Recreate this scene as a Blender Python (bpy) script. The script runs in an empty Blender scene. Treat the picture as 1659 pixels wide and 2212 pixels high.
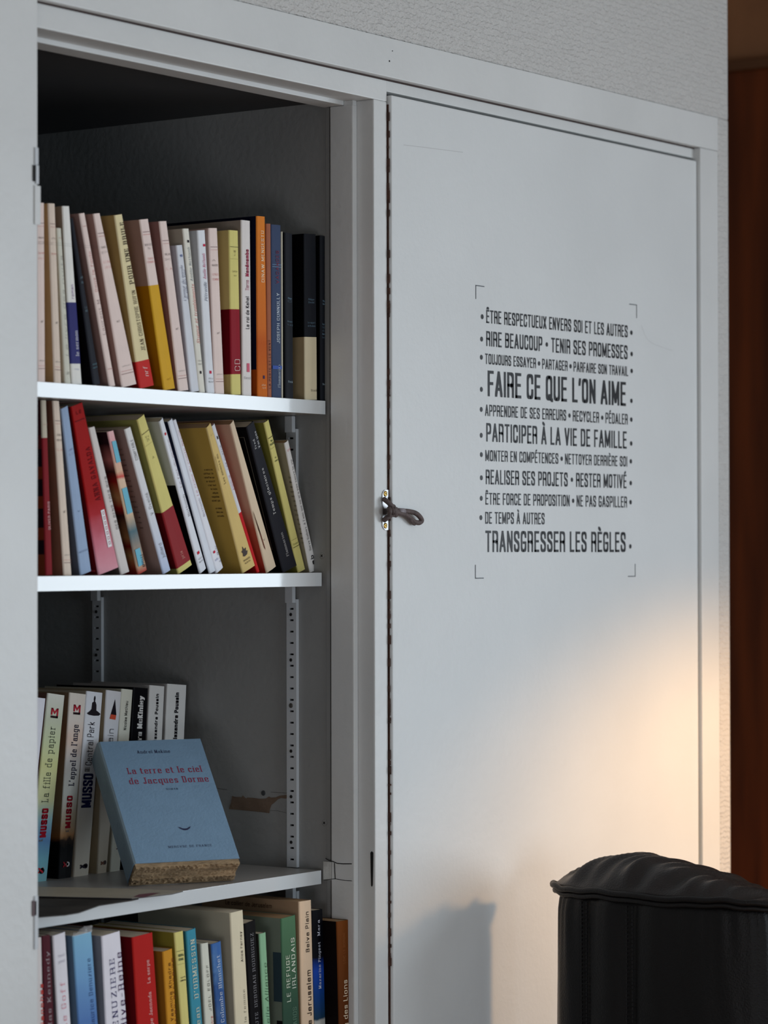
import bpy, bmesh, math, random
from math import sin, cos, radians, pi, sqrt, tan
from mathutils import Vector

S = bpy.context.scene
COL = S.collection
random.seed(7)

# ------------------------------------------------------------------ camera
W, H, F = 1659.0, 2212.0, 6300.0
yaw, pit, rol = radians(54.377), radians(0.7437), radians(-0.1167)
FW = Vector((sin(yaw)*cos(pit), cos(yaw)*cos(pit), sin(pit)))
R0 = Vector((cos(yaw), -sin(yaw), 0)); U0 = R0.cross(FW)
RT = R0*cos(rol) + U0*sin(rol); UP = -R0*sin(rol) + U0*cos(rol)
CP = Vector((0, -2.1982, 1.45))
cd = bpy.data.cameras.new('camera'); cam = bpy.data.objects.new('camera', cd); COL.objects.link(cam)
from mathutils import Matrix
M3 = Matrix((RT, UP, -FW)).transposed().to_4x4(); M3.translation = CP
cam.matrix_world = M3
cd.sensor_fit = 'HORIZONTAL'; cd.sensor_width = 24; cd.lens = 24*F/W
cd.clip_start = 0.05
cd.dof.use_dof = True; cd.dof.focus_distance = 3.78; cd.dof.aperture_fstop = 5.0
S.camera = cam

# ------------------------------------------------------------------ light
S.view_settings.view_transform = 'Standard'; S.view_settings.look = 'None'
S.view_settings.gamma = 1; S.view_settings.use_curve_mapping = False
S.view_settings.exposure = -0.08
wd = bpy.data.worlds.new('world'); S.world = wd; wd.use_nodes = True
wd.node_tree.nodes['Background'].inputs[0].default_value = (0.80, 0.88, 1.0, 1)
wd.node_tree.nodes['Background'].inputs[1].default_value = 0.065

def area(name, loc, to, sx, sy, power, col):
    l = bpy.data.lights.new(name, 'AREA'); l.shape = 'RECTANGLE'; l.size = sx; l.size_y = sy
    l.energy = power; l.color = col
    o = bpy.data.objects.new(name, l); COL.objects.link(o); o.location = loc
    d = Vector(to)-Vector(loc); o.rotation_euler = d.to_track_quat('-Z', 'Y').to_euler()
    return o
# daylight through the window in the right-hand wall of the room
win_light = area('window_daylight', (4.97, -2.72, 1.40), (3.97, -2.60, 1.12), 2.42, 1.25, 61, (0.80, 0.91, 1.0))
low_light = area('low_left_fill', (-1.7, -2.5, .50), (2.9, .2, 1.1), 1.2, .9, 22, (0.93, 0.95, 1.0))  # low fill lamp added for light bounced up from the floor
rear_light = area('rear_daylight_fill', (2.3, -4.5, 1.25), (2.9, .2, 1.15), 1.4, 1.3, 40, (0.78, 0.90, 1.0))  # frontal fill lamp added behind the camera; no window stands there
# shaded lamp standing beside the armchair, out of frame
sp = bpy.data.lights.new('shaded_lamp_light', 'SPOT'); sp.energy = 22; sp.color = (1.0, 0.56, 0.21)
sp.spot_size = radians(116); sp.spot_blend = 0.6; sp.shadow_soft_size = 0.035
so = bpy.data.objects.new('shaded_lamp_light', sp); COL.objects.link(so)
so.location = (3.99, -0.69, 1.25)
so.rotation_euler = (Vector((3.92, 0.0, 0.62))-Vector(so.location)).to_track_quat('-Z', 'Y').to_euler()

# ------------------------------------------------------------------ pixel -> plane helpers
def ray(x, y): return FW + RT*((x-W/2)/F) - UP*((y-H/2)/F)
def aty(x, y, Y):
    d = ray(x, y); return CP + d*((Y-CP.y)/d.y)
def atx(x, y, X):
    d = ray(x, y); return CP + d*((X-CP.x)/d.x)
def atz(x, y, Z):
    d = ray(x, y); return CP + d*((Z-CP.z)/d.z)

# ------------------------------------------------------------------ materials
def lin(c): return tuple(((v/255)/12.92 if v/255 <= .04045 else ((v/255+.055)/1.055)**2.4) for v in c)
MATS = {}
def mat(name, rgb, rough=.5, bump=0, bscale=200, var=0, vscale=6, spec=.5, metal=0, sheen=0, stretch=None, coat=0):
    if name in MATS: return MATS[name]
    m = bpy.data.materials.new(name); m.use_nodes = True; nt = m.node_tree; b = nt.nodes['Principled BSDF']
    c = lin(rgb)
    b.inputs['Base Color'].default_value = (*c, 1); b.inputs['Roughness'].default_value = rough
    b.inputs['Specular IOR Level'].default_value = spec; b.inputs['Metallic'].default_value = metal
    if coat: b.inputs['Coat Weight'].default_value = coat; b.inputs['Coat Roughness'].default_value = .12
    tc = nt.nodes.new('ShaderNodeTexCoord'); mp = nt.nodes.new('ShaderNodeMapping')
    nt.links.new(tc.outputs['Object'], mp.inputs[0])
    if stretch: mp.inputs['Scale'].default_value = stretch
    if bump:
        n = nt.nodes.new('ShaderNodeTexNoise'); n.inputs['Scale'].default_value = bscale; n.inputs['Detail'].default_value = 4
        nt.links.new(mp.outputs[0], n.inputs[0])
        bp = nt.nodes.new('ShaderNodeBump'); bp.inputs['Strength'].default_value = bump; bp.inputs['Distance'].default_value = .002
        nt.links.new(n.outputs[0], bp.inputs['Height']); nt.links.new(bp.outputs[0], b.inputs['Normal'])
    if var:
        n = nt.nodes.new('ShaderNodeTexNoise'); n.inputs['Scale'].default_value = vscale; n.inputs['Detail'].default_value = 6
        nt.links.new(mp.outputs[0], n.inputs[0])
        r = nt.nodes.new('ShaderNodeValToRGB')
        r.color_ramp.elements[0].position = .3; r.color_ramp.elements[1].position = .7
        r.color_ramp.elements[0].color = (*[v*(1-var) for v in c], 1); r.color_ramp.elements[1].color = (*[min(1, v*(1+var*.5)) for v in c], 1)
        nt.links.new(n.outputs[0], r.inputs[0]); nt.links.new(r.outputs[0], b.inputs['Base Color'])
    MATS[name] = m; return m
def ramp(name, stops, rough=.4, noise=0, nscale=30, coat=0, interp='LINEAR'):
    """printed cover: colour bands along the height (UV v), edge broken by noise"""
    if name in MATS: return MATS[name]
    m = bpy.data.materials.new(name); m.use_nodes = True; nt = m.node_tree; b = nt.nodes['Principled BSDF']
    b.inputs['Roughness'].default_value = max(rough, .3)+.16; b.inputs['Specular IOR Level'].default_value = .08
    if coat: b.inputs['Coat Weight'].default_value = coat
    uv = nt.nodes.new('ShaderNodeUVMap'); sx = nt.nodes.new('ShaderNodeSeparateXYZ'); nt.links.new(uv.outputs[0], sx.inputs[0])
    src = sx.outputs['Y']
    if noise:
        tc = nt.nodes.new('ShaderNodeTexCoord')
        n = nt.nodes.new('ShaderNodeTexNoise'); n.inputs['Scale'].default_value = nscale; nt.links.new(tc.outputs['Object'], n.inputs[0])
        ma = nt.nodes.new('ShaderNodeMath'); ma.operation = 'MULTIPLY_ADD'; ma.inputs[1].default_value = noise; ma.inputs[2].default_value = -noise/2
        nt.links.new(n.outputs[0], ma.inputs[0]); ad = nt.nodes.new('ShaderNodeMath'); nt.links.new(src, ad.inputs[0]); nt.links.new(ma.outputs[0], ad.inputs[1]); src = ad.outputs[0]
    r = nt.nodes.new('ShaderNodeValToRGB'); r.color_ramp.interpolation = interp; e = r.color_ramp.elements
    while len(e) < len(stops): e.new(.5)
    for i, (p, c) in enumerate(sorted(stops)): e[i].position = p; e[i].color = (*lin(c), 1)
    nt.links.new(src, r.inputs[0]); nt.links.new(r.outputs[0], b.inputs['Base Color'])
    MATS[name] = m; return m

def wallpaper():
    m = mat('woven_wallpaper', (205, 203, 200), .7); nt = m.node_tree; b = nt.nodes['Principled BSDF']
    tc = nt.nodes.new('ShaderNodeTexCoord'); mp = nt.nodes.new('ShaderNodeMapping'); mp.inputs['Scale'].default_value = (1, 1, 1)
    nt.links.new(tc.outputs['Object'], mp.inputs[0])
    w = nt.nodes.new('ShaderNodeTexWave'); w.bands_direction = 'Z'; w.inputs['Scale'].default_value = 40; w.inputs['Distortion'].default_value = 5
    w.inputs['Detail'].default_value = 3; w.inputs['Detail Scale'].default_value = 3
    v = nt.nodes.new('ShaderNodeTexVoronoi'); v.inputs['Scale'].default_value = 210
    mp2 = nt.nodes.new('ShaderNodeMapping'); mp2.inputs['Scale'].default_value = (1, 1, 1.8); nt.links.new(tc.outputs['Object'], mp2.inputs[0])
    nt.links.new(mp.outputs[0], w.inputs[0]); nt.links.new(mp2.outputs[0], v.inputs[0])
    a = nt.nodes.new('ShaderNodeMath'); a.operation = 'MULTIPLY_ADD'; a.inputs[1].default_value = .8
    nt.links.new(w.outputs['Fac'], a.inputs[0]); nt.links.new(v.outputs['Distance'], a.inputs[2])
    bp = nt.nodes.new('ShaderNodeBump'); bp.inputs['Strength'].default_value = .7; bp.inputs['Distance'].default_value = .0022
    nt.links.new(a.outputs[0], bp.inputs['Height']); nt.links.new(bp.outputs[0], b.inputs['Normal'])
    return m
PAPER = wallpaper()
PAINT = mat('white_gloss_paint', (218, 219, 218), .42, .25, 90, .07, 5)
PAINT2 = mat('white_cupboard_door_paint', (220, 222, 222), .45, .2, 120, .05, 4)
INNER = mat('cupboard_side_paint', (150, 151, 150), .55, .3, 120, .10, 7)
DARKIN = mat('cupboard_shade_paint', (58, 58, 60), .7, .1, 60)  # back and top panels darkened to paint in the shade inside
LAM = mat('white_shelf_laminate', (222, 226, 228), .11, .04, 30, 0, spec=.9)
LAMTOP = mat('grey_shelf_top_laminate', (170, 168, 166), .35, .1, 60)
STEEL = mat('painted_steel_rail', (198, 202, 206), .4, metal=.0)
CHROME = mat('nickel_plate', (190, 190, 192), .38, metal=1)
BRASS = mat('brass_screw', (205, 165, 90), .3, metal=1)
DARK = mat('dark_gap', (14, 12, 12), .8)
WOODEDGE = mat('bare_brown_wood_edge', (74, 46, 34), .8, .8, 300, .5, 60)
INK = mat('black_vinyl', (22, 27, 32), .35)

# ------------------------------------------------------------------ mesh helpers
def link(name, me, m=None, parent=None, loc=None):
    o = bpy.data.objects.new(name, me); COL.objects.link(o)
    if m: 
        for x in (m if isinstance(m, (list, tuple)) else [m]): me.materials.append(x)
    if parent: o.parent = parent
    if loc is not None: o.location = loc
    return o
def bm_obj(name, bm, m, parent=None, loc=None, smooth=False):
    me = bpy.data.meshes.new(name); bmesh.ops.recalc_face_normals(bm, faces=bm.faces); bm.to_mesh(me); bm.free()
    if smooth:
        for p in me.polygons: p.use_smooth = True
    return link(name, me, m, parent, loc)
def add_box(bm, x0, x1, y0, y1, z0, z1, bev=0, mi=0):
    vs = [bm.verts.new((x, y, z)) for x in (x0, x1) for y in (y0, y1) for z in (z0, z1)]
    fs = [bm.faces.new([vs[i] for i in f]) for f in ((0, 1, 3, 2), (4, 6, 7, 5), (0, 4, 5, 1), (2, 3, 7, 6), (0, 2, 6, 4), (1, 5, 7, 3))]
    for f in fs: f.material_index = mi
    if bev:
        es = list({e for f in fs for e in f.edges}); bmesh.ops.bevel(bm, geom=es, offset=bev, segments=2, affect='EDGES', profile=.6)
def tag(o, label=None, cat=None, group=None, kind=None):
    if label: o['label'] = label
    if cat: o['category'] = cat
    if group: o['group'] = group
    if kind: o['kind'] = kind
    return o
def box(name, x0, x1, y0, y1, z0, z1, m, parent=None, bev=.0012, kind=None):
    """mesh with its origin at the base centre"""
    c = Vector(((x0+x1)/2, (y0+y1)/2, z0)); p = Vector((0, 0, 0)) if parent is None else parent.location
    bm = bmesh.new(); add_box(bm, x0-c.x, x1-c.x, y0-c.y, y1-c.y, 0, z1-z0, bev)
    o = bm_obj(name, bm, m, parent, c-p if parent is not None else c)
    if kind: o['kind'] = kind
    return o
def empty(name, loc, label=None, cat=None, group=None):
    o = bpy.data.objects.new(name, None); COL.objects.link(o); o.location = loc; o.empty_display_size = .05
    return tag(o, label, cat, group)
def tube(bm, pts, rad, n=8, closed=False):
    pts = [Vector(p) for p in pts]; rings = []; N = len(pts)
    prev = None
    for i, p in enumerate(pts):
        a = pts[i-1] if i > 0 else (pts[-1] if closed else p); b = pts[(i+1) % N] if (i < N-1 or closed) else p
        t = (b-a).normalized()
        if prev is None: u = t.orthogonal().normalized()
        else: u = (prev - t*prev.dot(t)).normalized()
        prev = u; v = t.cross(u); r = rad[i] if isinstance(rad, (list, tuple)) else rad
        rings.append([bm.verts.new(p+u*r*cos(2*pi*k/n)+v*r*sin(2*pi*k/n)) for k in range(n)])
    M = N if closed else N-1
    for i in range(M):
        A, B = rings[i], rings[(i+1) % N]
        for k in range(n): bm.faces.new((A[k], A[(k+1) % n], B[(k+1) % n], B[k]))
    if not closed: bm.faces.new(rings[0][::-1]); bm.faces.new(rings[-1])
def smoothpts(P, n=6):
    P = [Vector(p) for p in P]; out = []
    for i in range(len(P)-1):
        p0 = P[max(i-1, 0)]; p1 = P[i]; p2 = P[i+1]; p3 = P[min(i+2, len(P)-1)]
        for k in range(n):
            t = k/n; out.append(.5*((2*p1)+(p2-p0)*t+(2*p0-5*p1+4*p2-p3)*t*t+(3*p1-p0-3*p2+p3)*t**3))
    out.append(P[-1]); return out

# ------------------------------------------------------------------ drawn lettering (skeleton font swept with a rectangular nib)
w = .40; r = .20
def fil(pts, n=4):
    out = []
    for i, p in enumerate(pts):
        if len(p) == 3 and 0 < i < len(pts)-1:
            P = Vector(p[:2]); A = Vector(pts[i-1][:2]); B = Vector(pts[i+1][:2])
            ra = min(p[2], (A-P).length*.5 if len(pts[i-1]) == 3 else (A-P).length); rb = min(p[2], (B-P).length*.5 if len(pts[i+1]) == 3 else (B-P).length)
            a = P+(A-P).normalized()*ra; b = P+(B-P).normalized()*rb
            for k in range(n+1):
                t = k/n; out.append(a*(1-t)**2+P*(2*t*(1-t))*1.0+b*t*t)
        else: out.append(Vector(p[:2]))
    return out
G = {
'A': (w+.06, [[(0, 0), (w/2+.03, 1), (w+.06, 0)], [(.08, .27), (w-.02, .27)]]),
'B': (w, [[(0, 0), (0, 1)], [(0, 1), (w, 1, r), (w, .53, r), (0, .53)], [(0, .53), (w, .53, r), (w, 0, r), (0, 0)]]),
'C': (w, [[(w, .68), (w, 1, r), (0, 1, r), (0, 0, r), (w, 0, r), (w, .32)]]),
'D': (w, [[(0, 0), (0, 1)], [(0, 1), (w, 1, r), (w, 0, r), (0, 0)]]),
'E': (w*.85, [[(0, 0), (0, 1)], [(0, 1), (w*.85, 1)], [(0, .52), (w*.75, .52)], [(0, 0), (w*.85, 0)]]),
'F': (w*.82, [[(0, 0), (0, 1)], [(0, 1), (w*.82, 1)], [(0, .5), (w*.72, .5)]]),
'G': (w, [[(w, .76), (w, 1, r), (0, 1, r), (0, 0, r), (w, 0, r), (w, .44), (w*.5, .44)]]),
'H': (w, [[(0, 0), (0, 1)], [(w, 0), (w, 1)], [(0, .52), (w, .52)]]),
'I': (0, [[(0, 0), (0, 1)]]),
'J': (w*.7, [[(0, .2), (0, 0, .12), (w*.7, 0, .14), (w*.7, 1)]]),
'K': (w, [[(0, 0), (0, 1)], [(w, 1), (0, .36)], [(.12, .52), (w, 0)]]),
'L': (w*.8, [[(0, 0), (0, 1)], [(0, 0), (w*.8, 0)]]),
'M': (.56, [[(0, 0), (0, 1)], [(0, 1), (.28, .1), (.56, 1)], [(.56, 0), (.56, 1)]]),
'N': (w, [[(0, 0), (0, 1)], [(0, 1), (w, 0)], [(w, 0), (w, 1)]]),
'O': (w, [[(w/2, 1), (w, 1, r), (w, 0, r), (0, 0, r), (0, 1, r), (w/2, 1)]]),
'P': (w, [[(0, 0), (0, 1)], [(0, 1), (w, 1, r), (w, .44, r), (0, .44)]]),
'R': (w, [[(0, 0), (0, 1)], [(0, 1), (w, 1, r), (w, .49, .14), (w*.5, .49), (0, .49)], [(w*.5, .49), (w, .46, .12), (w, 0)]]),
'S': (w, [[(w, .72), (w, 1, r), (0, 1, r), (0, .60, .16), (w, .42, .16), (w, 0, r), (0, 0, r), (0, .28)]]),
'T': (w, [[(0, 1), (w, 1)], [(w/2, 0), (w/2, 1)]]),
'U': (w, [[(0, 1), (0, 0, r), (w, 0, r), (w, 1)]]),
'V': (w+.04, [[(0, 1), (w/2+.02, 0), (w+.04, 1)]]),
'W': (.66, [[(0, 1), (.165, 0), (.33, .95), (.495, 0), (.66, 1)]]),
'X': (w, [[(0, 1), (w, 0)], [(0, 0), (w, 1)]]),
'Y': (w+.02, [[(0, 1), (w/2, .42), (w+.02, 1)], [(w/2, .42), (w/2, 0)]]),
'Z': (w, [[(0, 1), (w, 1), (0, 0), (w, 0)]]),
'a': (w, [[(.03, .5), (.03, .66, .14), (w, .66, .16), (w, 0)], [(w, .40), (0, .38, .14), (0, 0, .14), (w, .04)]]),
'b': (w, [[(0, 0), (0, 1)], [(0, .66), (w, .66, r), (w, 0, r), (0, 0)]]),
'c': (w, [[(w, .5), (w, .66, r), (0, .66, r), (0, 0, r), (w, 0, r), (w, .14)]]),
'd': (w, [[(w, 0), (w, 1)], [(w, .66), (0, .66, r), (0, 0, r), (w, 0)]]),
'e': (w, [[(0, .35), (w, .35), (w, .66, r), (0, .66, r), (0, 0, r), (w, 0, r), (w, .12)]]),
'f': (.3, [[(.1, 0), (.1, 1, .14), (.34, 1)], [(-.04, .66), (.28, .66)]]),
'g': (w, [[(w, .66), (0, .66, r), (0, 0, r), (w, 0)], [(w, .66), (w, -.28, r), (.02, -.28)]]),
'h': (w, [[(0, 0), (0, 1)], [(0, .66), (w, .66, r), (w, 0)]]),
'i': (0, [[(0, 0), (0, .66)], [(0, .88), (0, .94)]]),
'j': (.1, [[(.1, .66), (.1, -.28, .1), (-.06, -.28)], [(.1, .88), (.1, .94)]]),
'k': (w*.9, [[(0, 0), (0, 1)], [(w*.85, .66), (0, .26)], [(.1, .36), (w*.9, 0)]]),
'l': (0, [[(0, 0), (0, 1)]]),
'm': (.64, [[(0, 0), (0, .66)], [(0, .66), (.32, .66, .16), (.32, 0)], [(.32, .66), (.64, .66, .16), (.64, 0)]]),
'n': (w, [[(0, 0), (0, .66)], [(0, .66), (w, .66, r), (w, 0)]]),
'o': (w, [[(w/2, .66), (w, .66, r), (w, 0, r), (0, 0, r), (0, .66, r), (w/2, .66)]]),
'p': (w, [[(0, -.28), (0, .66)], [(0, .66), (w, .66, r), (w, 0, r), (0, 0)]]),
'q': (w, [[(w, -.28), (w, .66)], [(w, .66), (0, .66, r), (0, 0, r), (w, 0)]]),
'r': (.28, [[(0, 0), (0, .66)], [(0, .5), (.08, .66, .12), (.3, .66)]]),
's': (w*.85, [[(w*.85, .5), (w*.85, .66, .17), (0, .66, .17), (0, .37, .12), (w*.85, .29, .12), (w*.85, 0, .17), (0, 0, .17), (0, .14)]]),
't': (.3, [[(.1, .9), (.1, 0, .14), (.32, 0)], [(-.04, .66), (.28, .66)]]),
'u': (w, [[(0, .66), (0, 0, r), (w, 0)], [(w, 0), (w, .66)]]),
'v': (w, [[(0, .66), (w/2, 0), (w, .66)]]),
'w': (.6, [[(0, .66), (.15, 0), (.3, .6), (.45, 0), (.6, .66)]]),
'x': (w, [[(0, .66), (w, 0)], [(0, 0), (w, .66)]]),
'y': (w, [[(0, .66), (w/2, 0)], [(w, .66), (w/2, 0), (.1, -.28), (0, -.28)]]),
'z': (w, [[(0, .66), (w, .66), (0, 0), (w, 0)]]),
"'": (0, [[(0.02, 1), (-.03, .78)]]), '-': (.22, [[(0, .38), (.22, .38)]]), '.': (0, [[(0, 0), (0, .01)]]),
' ': (.08, []), '\u2022': (.16, 'dot'),
}
G['Q'] = (w, G['O'][1]+[[(w*.55, .16), (w*1.15, -.06)]])
for ch, base, acc in (('\u00c9', 'E', 'a'), ('\u00c8', 'E', 'g'), ('\u00ca', 'E', 'c'), ('\u00c0', 'A', 'g')):
    x = G[base][0]/2; y0 = 1.17
    G[ch] = (G[base][0], G[base][1]+{'a': [[(x-.05, y0), (x+.08, y0+.12)]], 'g': [[(x-.1, y0+.12), (x+.04, y0)]], 'c': [[(x-.12, y0), (x, y0+.1), (x+.12, y0)]]}[acc])
for ch, base, acc in (('\u00e9', 'e', 'a'), ('\u00e8', 'e', 'g'), ('\u00ef', 'i', 'd'), ('\u00ea', 'e', 'c')):
    x = G[base][0]/2; y0 = .86; st = G[base][1][:1]
    G[ch] = (G[base][0], st+{'a': [[(x-.04, y0), (x+.1, y0+.14)]], 'g': [[(x-.1, y0+.14), (x+.04, y0)]], 'c': [[(x-.1, y0), (x, y0+.1), (x+.1, y0)]], 'd': [[(x-.12, .88), (x-.12, .94)], [(x+.12, .88), (x+.12, .94)]]}[acc])

def hull(P):
    P = sorted(set((round(a, 7), round(b, 7)) for a, b in P))
    if len(P) < 3: return None
    def half(Q):
        o = []
        for p in Q:
            while len(o) > 1 and (o[-1][0]-o[-2][0])*(p[1]-o[-2][1])-(o[-1][1]-o[-2][1])*(p[0]-o[-2][0]) <= 0: o.pop()
            o.append(p)
        return o
    a = half(P); b = half(P[::-1]); h = a[:-1]+b[:-1]
    return h if len(h) > 2 else None
STY = dict(bebas=(.15, .115, 0, 0, .30), sans=(.12, .10, 0, 0, .30), light=(.065, .06, 0, 0, .26), bold=(.2, .16, 0, 0, .36),
           didot=(.12, .06, 1, 0, .40), serif=(.10, .045, 1, 0, .34), ital=(.09, .04, 0, .22, .28), typew=(.06, .06, 1, 0, .38), heavy=(.24, .15, 0, 0, .40))
def text_polys(s, length, height, style):
    nx, ny, serif, ital, gap = STY[style]
    items = []; x = 0
    for ch in s:
        gw, st = G.get(ch, G['o'])
        items.append((x, gw, st, ch)); x += gw+gap
    L0 = max(x-gap, .01); sx = max((length-nx*height)/L0, 1e-5); polys = []
    hy = 1-ny
    def X(a): return nx*height/2+a*sx
    def Yy(b): return (ny/2+b*hy)*height
    for x0, gw, st, ch in items:
        if st == 'dot':
            cx, cy, rr = X(x0+gw/2), height*.5, .0032
            polys.append([(cx+rr*cos(2*pi*k/12), cy+rr*sin(2*pi*k/12)) for k in range(12)]); continue
        strokes = [fil(q) for q in st]
        if serif:
            for q in st:
                for e, o in ((q[0], q[1]), (q[-1], q[-2])):
                    if abs(e[1]-o[1]) < .01 and e[1] in (0, 1) and abs(e[0]-o[0]) > .1 and e[0] > .01 and ch in 'LETFZ\u00c9\u00c8\u00ca':
                        strokes.append([Vector((e[0]-.02, e[1])), Vector((e[0]-.02, e[1]+(.2 if e[1] == 0 else -.2)))])
                    if abs(e[0]-o[0]) < .02 and (abs(e[1]-round(e[1])) < .01 or abs(e[1]-.66) < .01 or abs(e[1]+.28) < .01) and abs(e[1]-o[1]) > .2:
                        strokes.append([Vector((e[0]-.11, e[1])), Vector((e[0]+.11, e[1]))])
        for q in strokes:
            for a, b in zip(q[:-1], q[1:]):
                P = []
                for e in (a, b):
                    ex, ey = X(x0+e.x)+ital*e.y*height, Yy(e.y)
                    for dx in (-1, 1):
                        for dy in (-1, 1): P.append((ex+dx*nx*height/2, ey+dy*ny*height/2))
                h = hull(P)
                if h: polys.append(h)
    return polys
def polys_mesh(name, polys, fn, m, parent):
    """fn maps (x, y, layer) on the drawn plane to a point in the parent's space"""
    vs, fs = [], []
    for k, p in enumerate(polys):
        b = len(vs); vs += [fn(a, c, k % 3) for a, c in p]; fs.append(list(range(b, b+len(p))))
    me = bpy.data.meshes.new(name); me.from_pydata([tuple(v) for v in vs], [], fs)
    return link(name, me, m, parent)

# ================================================================== SETTING
YP = -.012      # front plane of pillar, header and right stile
Xm0 = aty(808.5, 800, 0).x; Xm1 = aty(837, 800, 0).x
Xs = aty(763, 800, .03).x                       # side panel of the cupboard
Xp = aty(82, 800, YP).x                         # right edge of the left pillar
Xd0 = aty(847, 800, -.006).x; Xd1 = aty(1506.5, 800, -.006).x
Xst = aty(1515, 800, YP).x; Xst1 = aty(1551, 300, YP).x; Xend = aty(1576, 800, YP).x
Zh = aty(1000, 202.5, YP).z                     # lower edge of header board
Zw = aty(1200, 168, YP).z                       # header board / wallpaper line
Zo = aty(400, 127, 0).z                         # top of the opening
Zd = aty(1160, 273, -.006).z                    # top of the door
FL = 0.0; CE = 2.55
st = 'structure'
box('floor', -2.2, 5.2, -4.6, 2.2, -.1, FL, mat('oak_floor', (150, 112, 78), .45, .1, 20, .2, 3), bev=0, kind=st)
box('ceiling', -2.2, 5.2, -4.6, 2.2, CE, CE+.1, mat('ceiling_paint', (225, 222, 216), .8), bev=0, kind=st)
box('wall_back', 1.2, Xend, YP+.001, .12, Zw, CE, PAPER, bev=.002, kind=st)
box('wall_side', Xst1+.0005, Xend, YP+.0005, .66, FL, Zw, PAPER, bev=.003, kind=st)
box('trim_1', Xp-.004, Xst1, YP, .05, Zh, Zw-.0006, PAINT, bev=.0012, kind=st)       # header board
Zr = aty(1160, 268.3, 0).z
box('trim_2', Xp-.0015, Xm1, 0, .0418, Zo, Zh-.0002, PAINT, bev=.0015, kind=st)
box('trim_12', Xm1-.001, Xst, 0.0001, .0185, Zr, Zh-.0002, PAINT, bev=.0008, kind=st)
box('trim_13', Xp+.001, Xst-.001, -.0012, .0002, Zh-.0022, Zh-.0001, mat('brown_shadow_gap', (64, 52, 50), .9), bev=0, kind=st)                # strip coloured dark for the shade in the gap below the header
box('trim_3', 1.2, Xp, YP, .055, FL, Zw-.0006, PAINT, bev=.002, kind=st)             # left pillar
box('trim_4', Xm0, Xm1, 0, .06, FL, Zo, PAINT, bev=.002, kind=st)               # middle stile
box('trim_5', Xst, Xst1, YP+.0003, .05, FL, Zh-.0004, PAINT, bev=.0015, kind=st)             # right stile
# stop beads behind the opening
Zb = Zo-.0055
box('trim_6', Xp+.0008, Xm0-.0003, .042, .075, Zb, Zh, PAINT, bev=.001, kind=st)
Xbd = aty(763, 800, .0266).x; Ybd = atx(714, 1200, Xbd).y
box('trim_7', Xbd, Xm0-.0002, .0266, Ybd, FL, Zb-.0002, PAINT, bev=.0016, kind=st)
box('trim_14', Xbd+.001, Xm0-.0004, .0275, .0415, Zb-.0004, Zo-.0002, PAINT, bev=0, kind=st)
box('trim_8', Xm1, Xst, .0187, .028, Zd-.03, Zr+.004, DARK, bev=0, kind=st)  # not a bead: black backing added as the shade in the gap above the door

# wall with the window, seen dark at the right of the frame
XW = 5.0
Zk = atx(1600, 153, XW).z
MAH = mat('mahogany_panel', (122, 58, 20), .5, .15, 30, .5, 5, stretch=(1, 6, .5))
BRN = mat('brown_soffit', (190, 134, 92), .7, .2, 20, .35, 4)
wr = box('wall_right', XW, XW+.12, -1.35, 2.1, FL, Zk, MAH, bev=.002, kind=st)
box('trim_9', XW-.012, XW+.12, -1.35, 2.1, Zk, Zk+.02, mat('brown_ledge', (120, 80, 50), .5), bev=.003, kind=st)
box('wall_right_upper', XW+.01, XW+.12, -1.35, 2.1, Zk+.02, CE, BRN, bev=0, kind=st)
WALLW = mat('room_wall_paint', (210, 206, 198), .8)
box('wall_window_side', XW, XW+.12, -4.6, -3.98, FL, CE, WALLW, bev=0, kind=st)
box('wall_window_sill', XW, XW+.12, -3.98, -1.35, FL, .62, WALLW, bev=0, kind=st)
box('wall_window_head', XW, XW+.12, -3.98, -1.35, 2.25, CE, WALLW, bev=0, kind=st)
wf = empty('window_1', (XW+.03, -2.3, .62)); wf['kind'] = st
WH = mat('window_white', (235, 235, 235), .4)
for (a, b, c, d) in ((-3.98, -3.93, .62, 2.25), (-1.4, -1.35, .62, 2.25), (-2.69, -2.64, .62, 2.25)):
    box('window_frame', XW+.02, XW+.07, a, b, c, d, WH, wf, bev=.002)
for (c, d) in ((.62, .67), (2.2, 2.25)):
    box('window_frame', XW+.02, XW+.07, -3.93, -1.4, c, d, WH, wf, bev=.002)

# ------------------------------------------------------------------ cupboard door
door = bpy.data.objects.new('door_1', None); COL.objects.link(door); door.location = ((Xd0+Xd1)/2, -.006, .05); door['kind'] = st
box('door_panel', Xd0, Xd1, -.006, .018, .05, Zd, PAINT2, door, bev=.0022)
box('door_edge', Xd0-.0012, Xd0+.001, -.0015, .0175, .06, Zd-.012, WOODEDGE, door, bev=.0005)
bm = bmesh.new(); random.seed(4)                           # chips where the paint has come off along the edge
for k in range(90):
    z = random.uniform(.9, Zd-.02); hh = random.uniform(.002, .012); d = random.uniform(.0003, .0012)
    add_box(bm, Xd0-.0014-d, Xd0-.0009, -.0032+random.uniform(-.0008, .0008), .001, z, z+hh)
for v in bm.verts: v.co -= door.location
tag(bm_obj('paint_chips', bm, WOODEDGE, door), kind='stuff')
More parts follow.
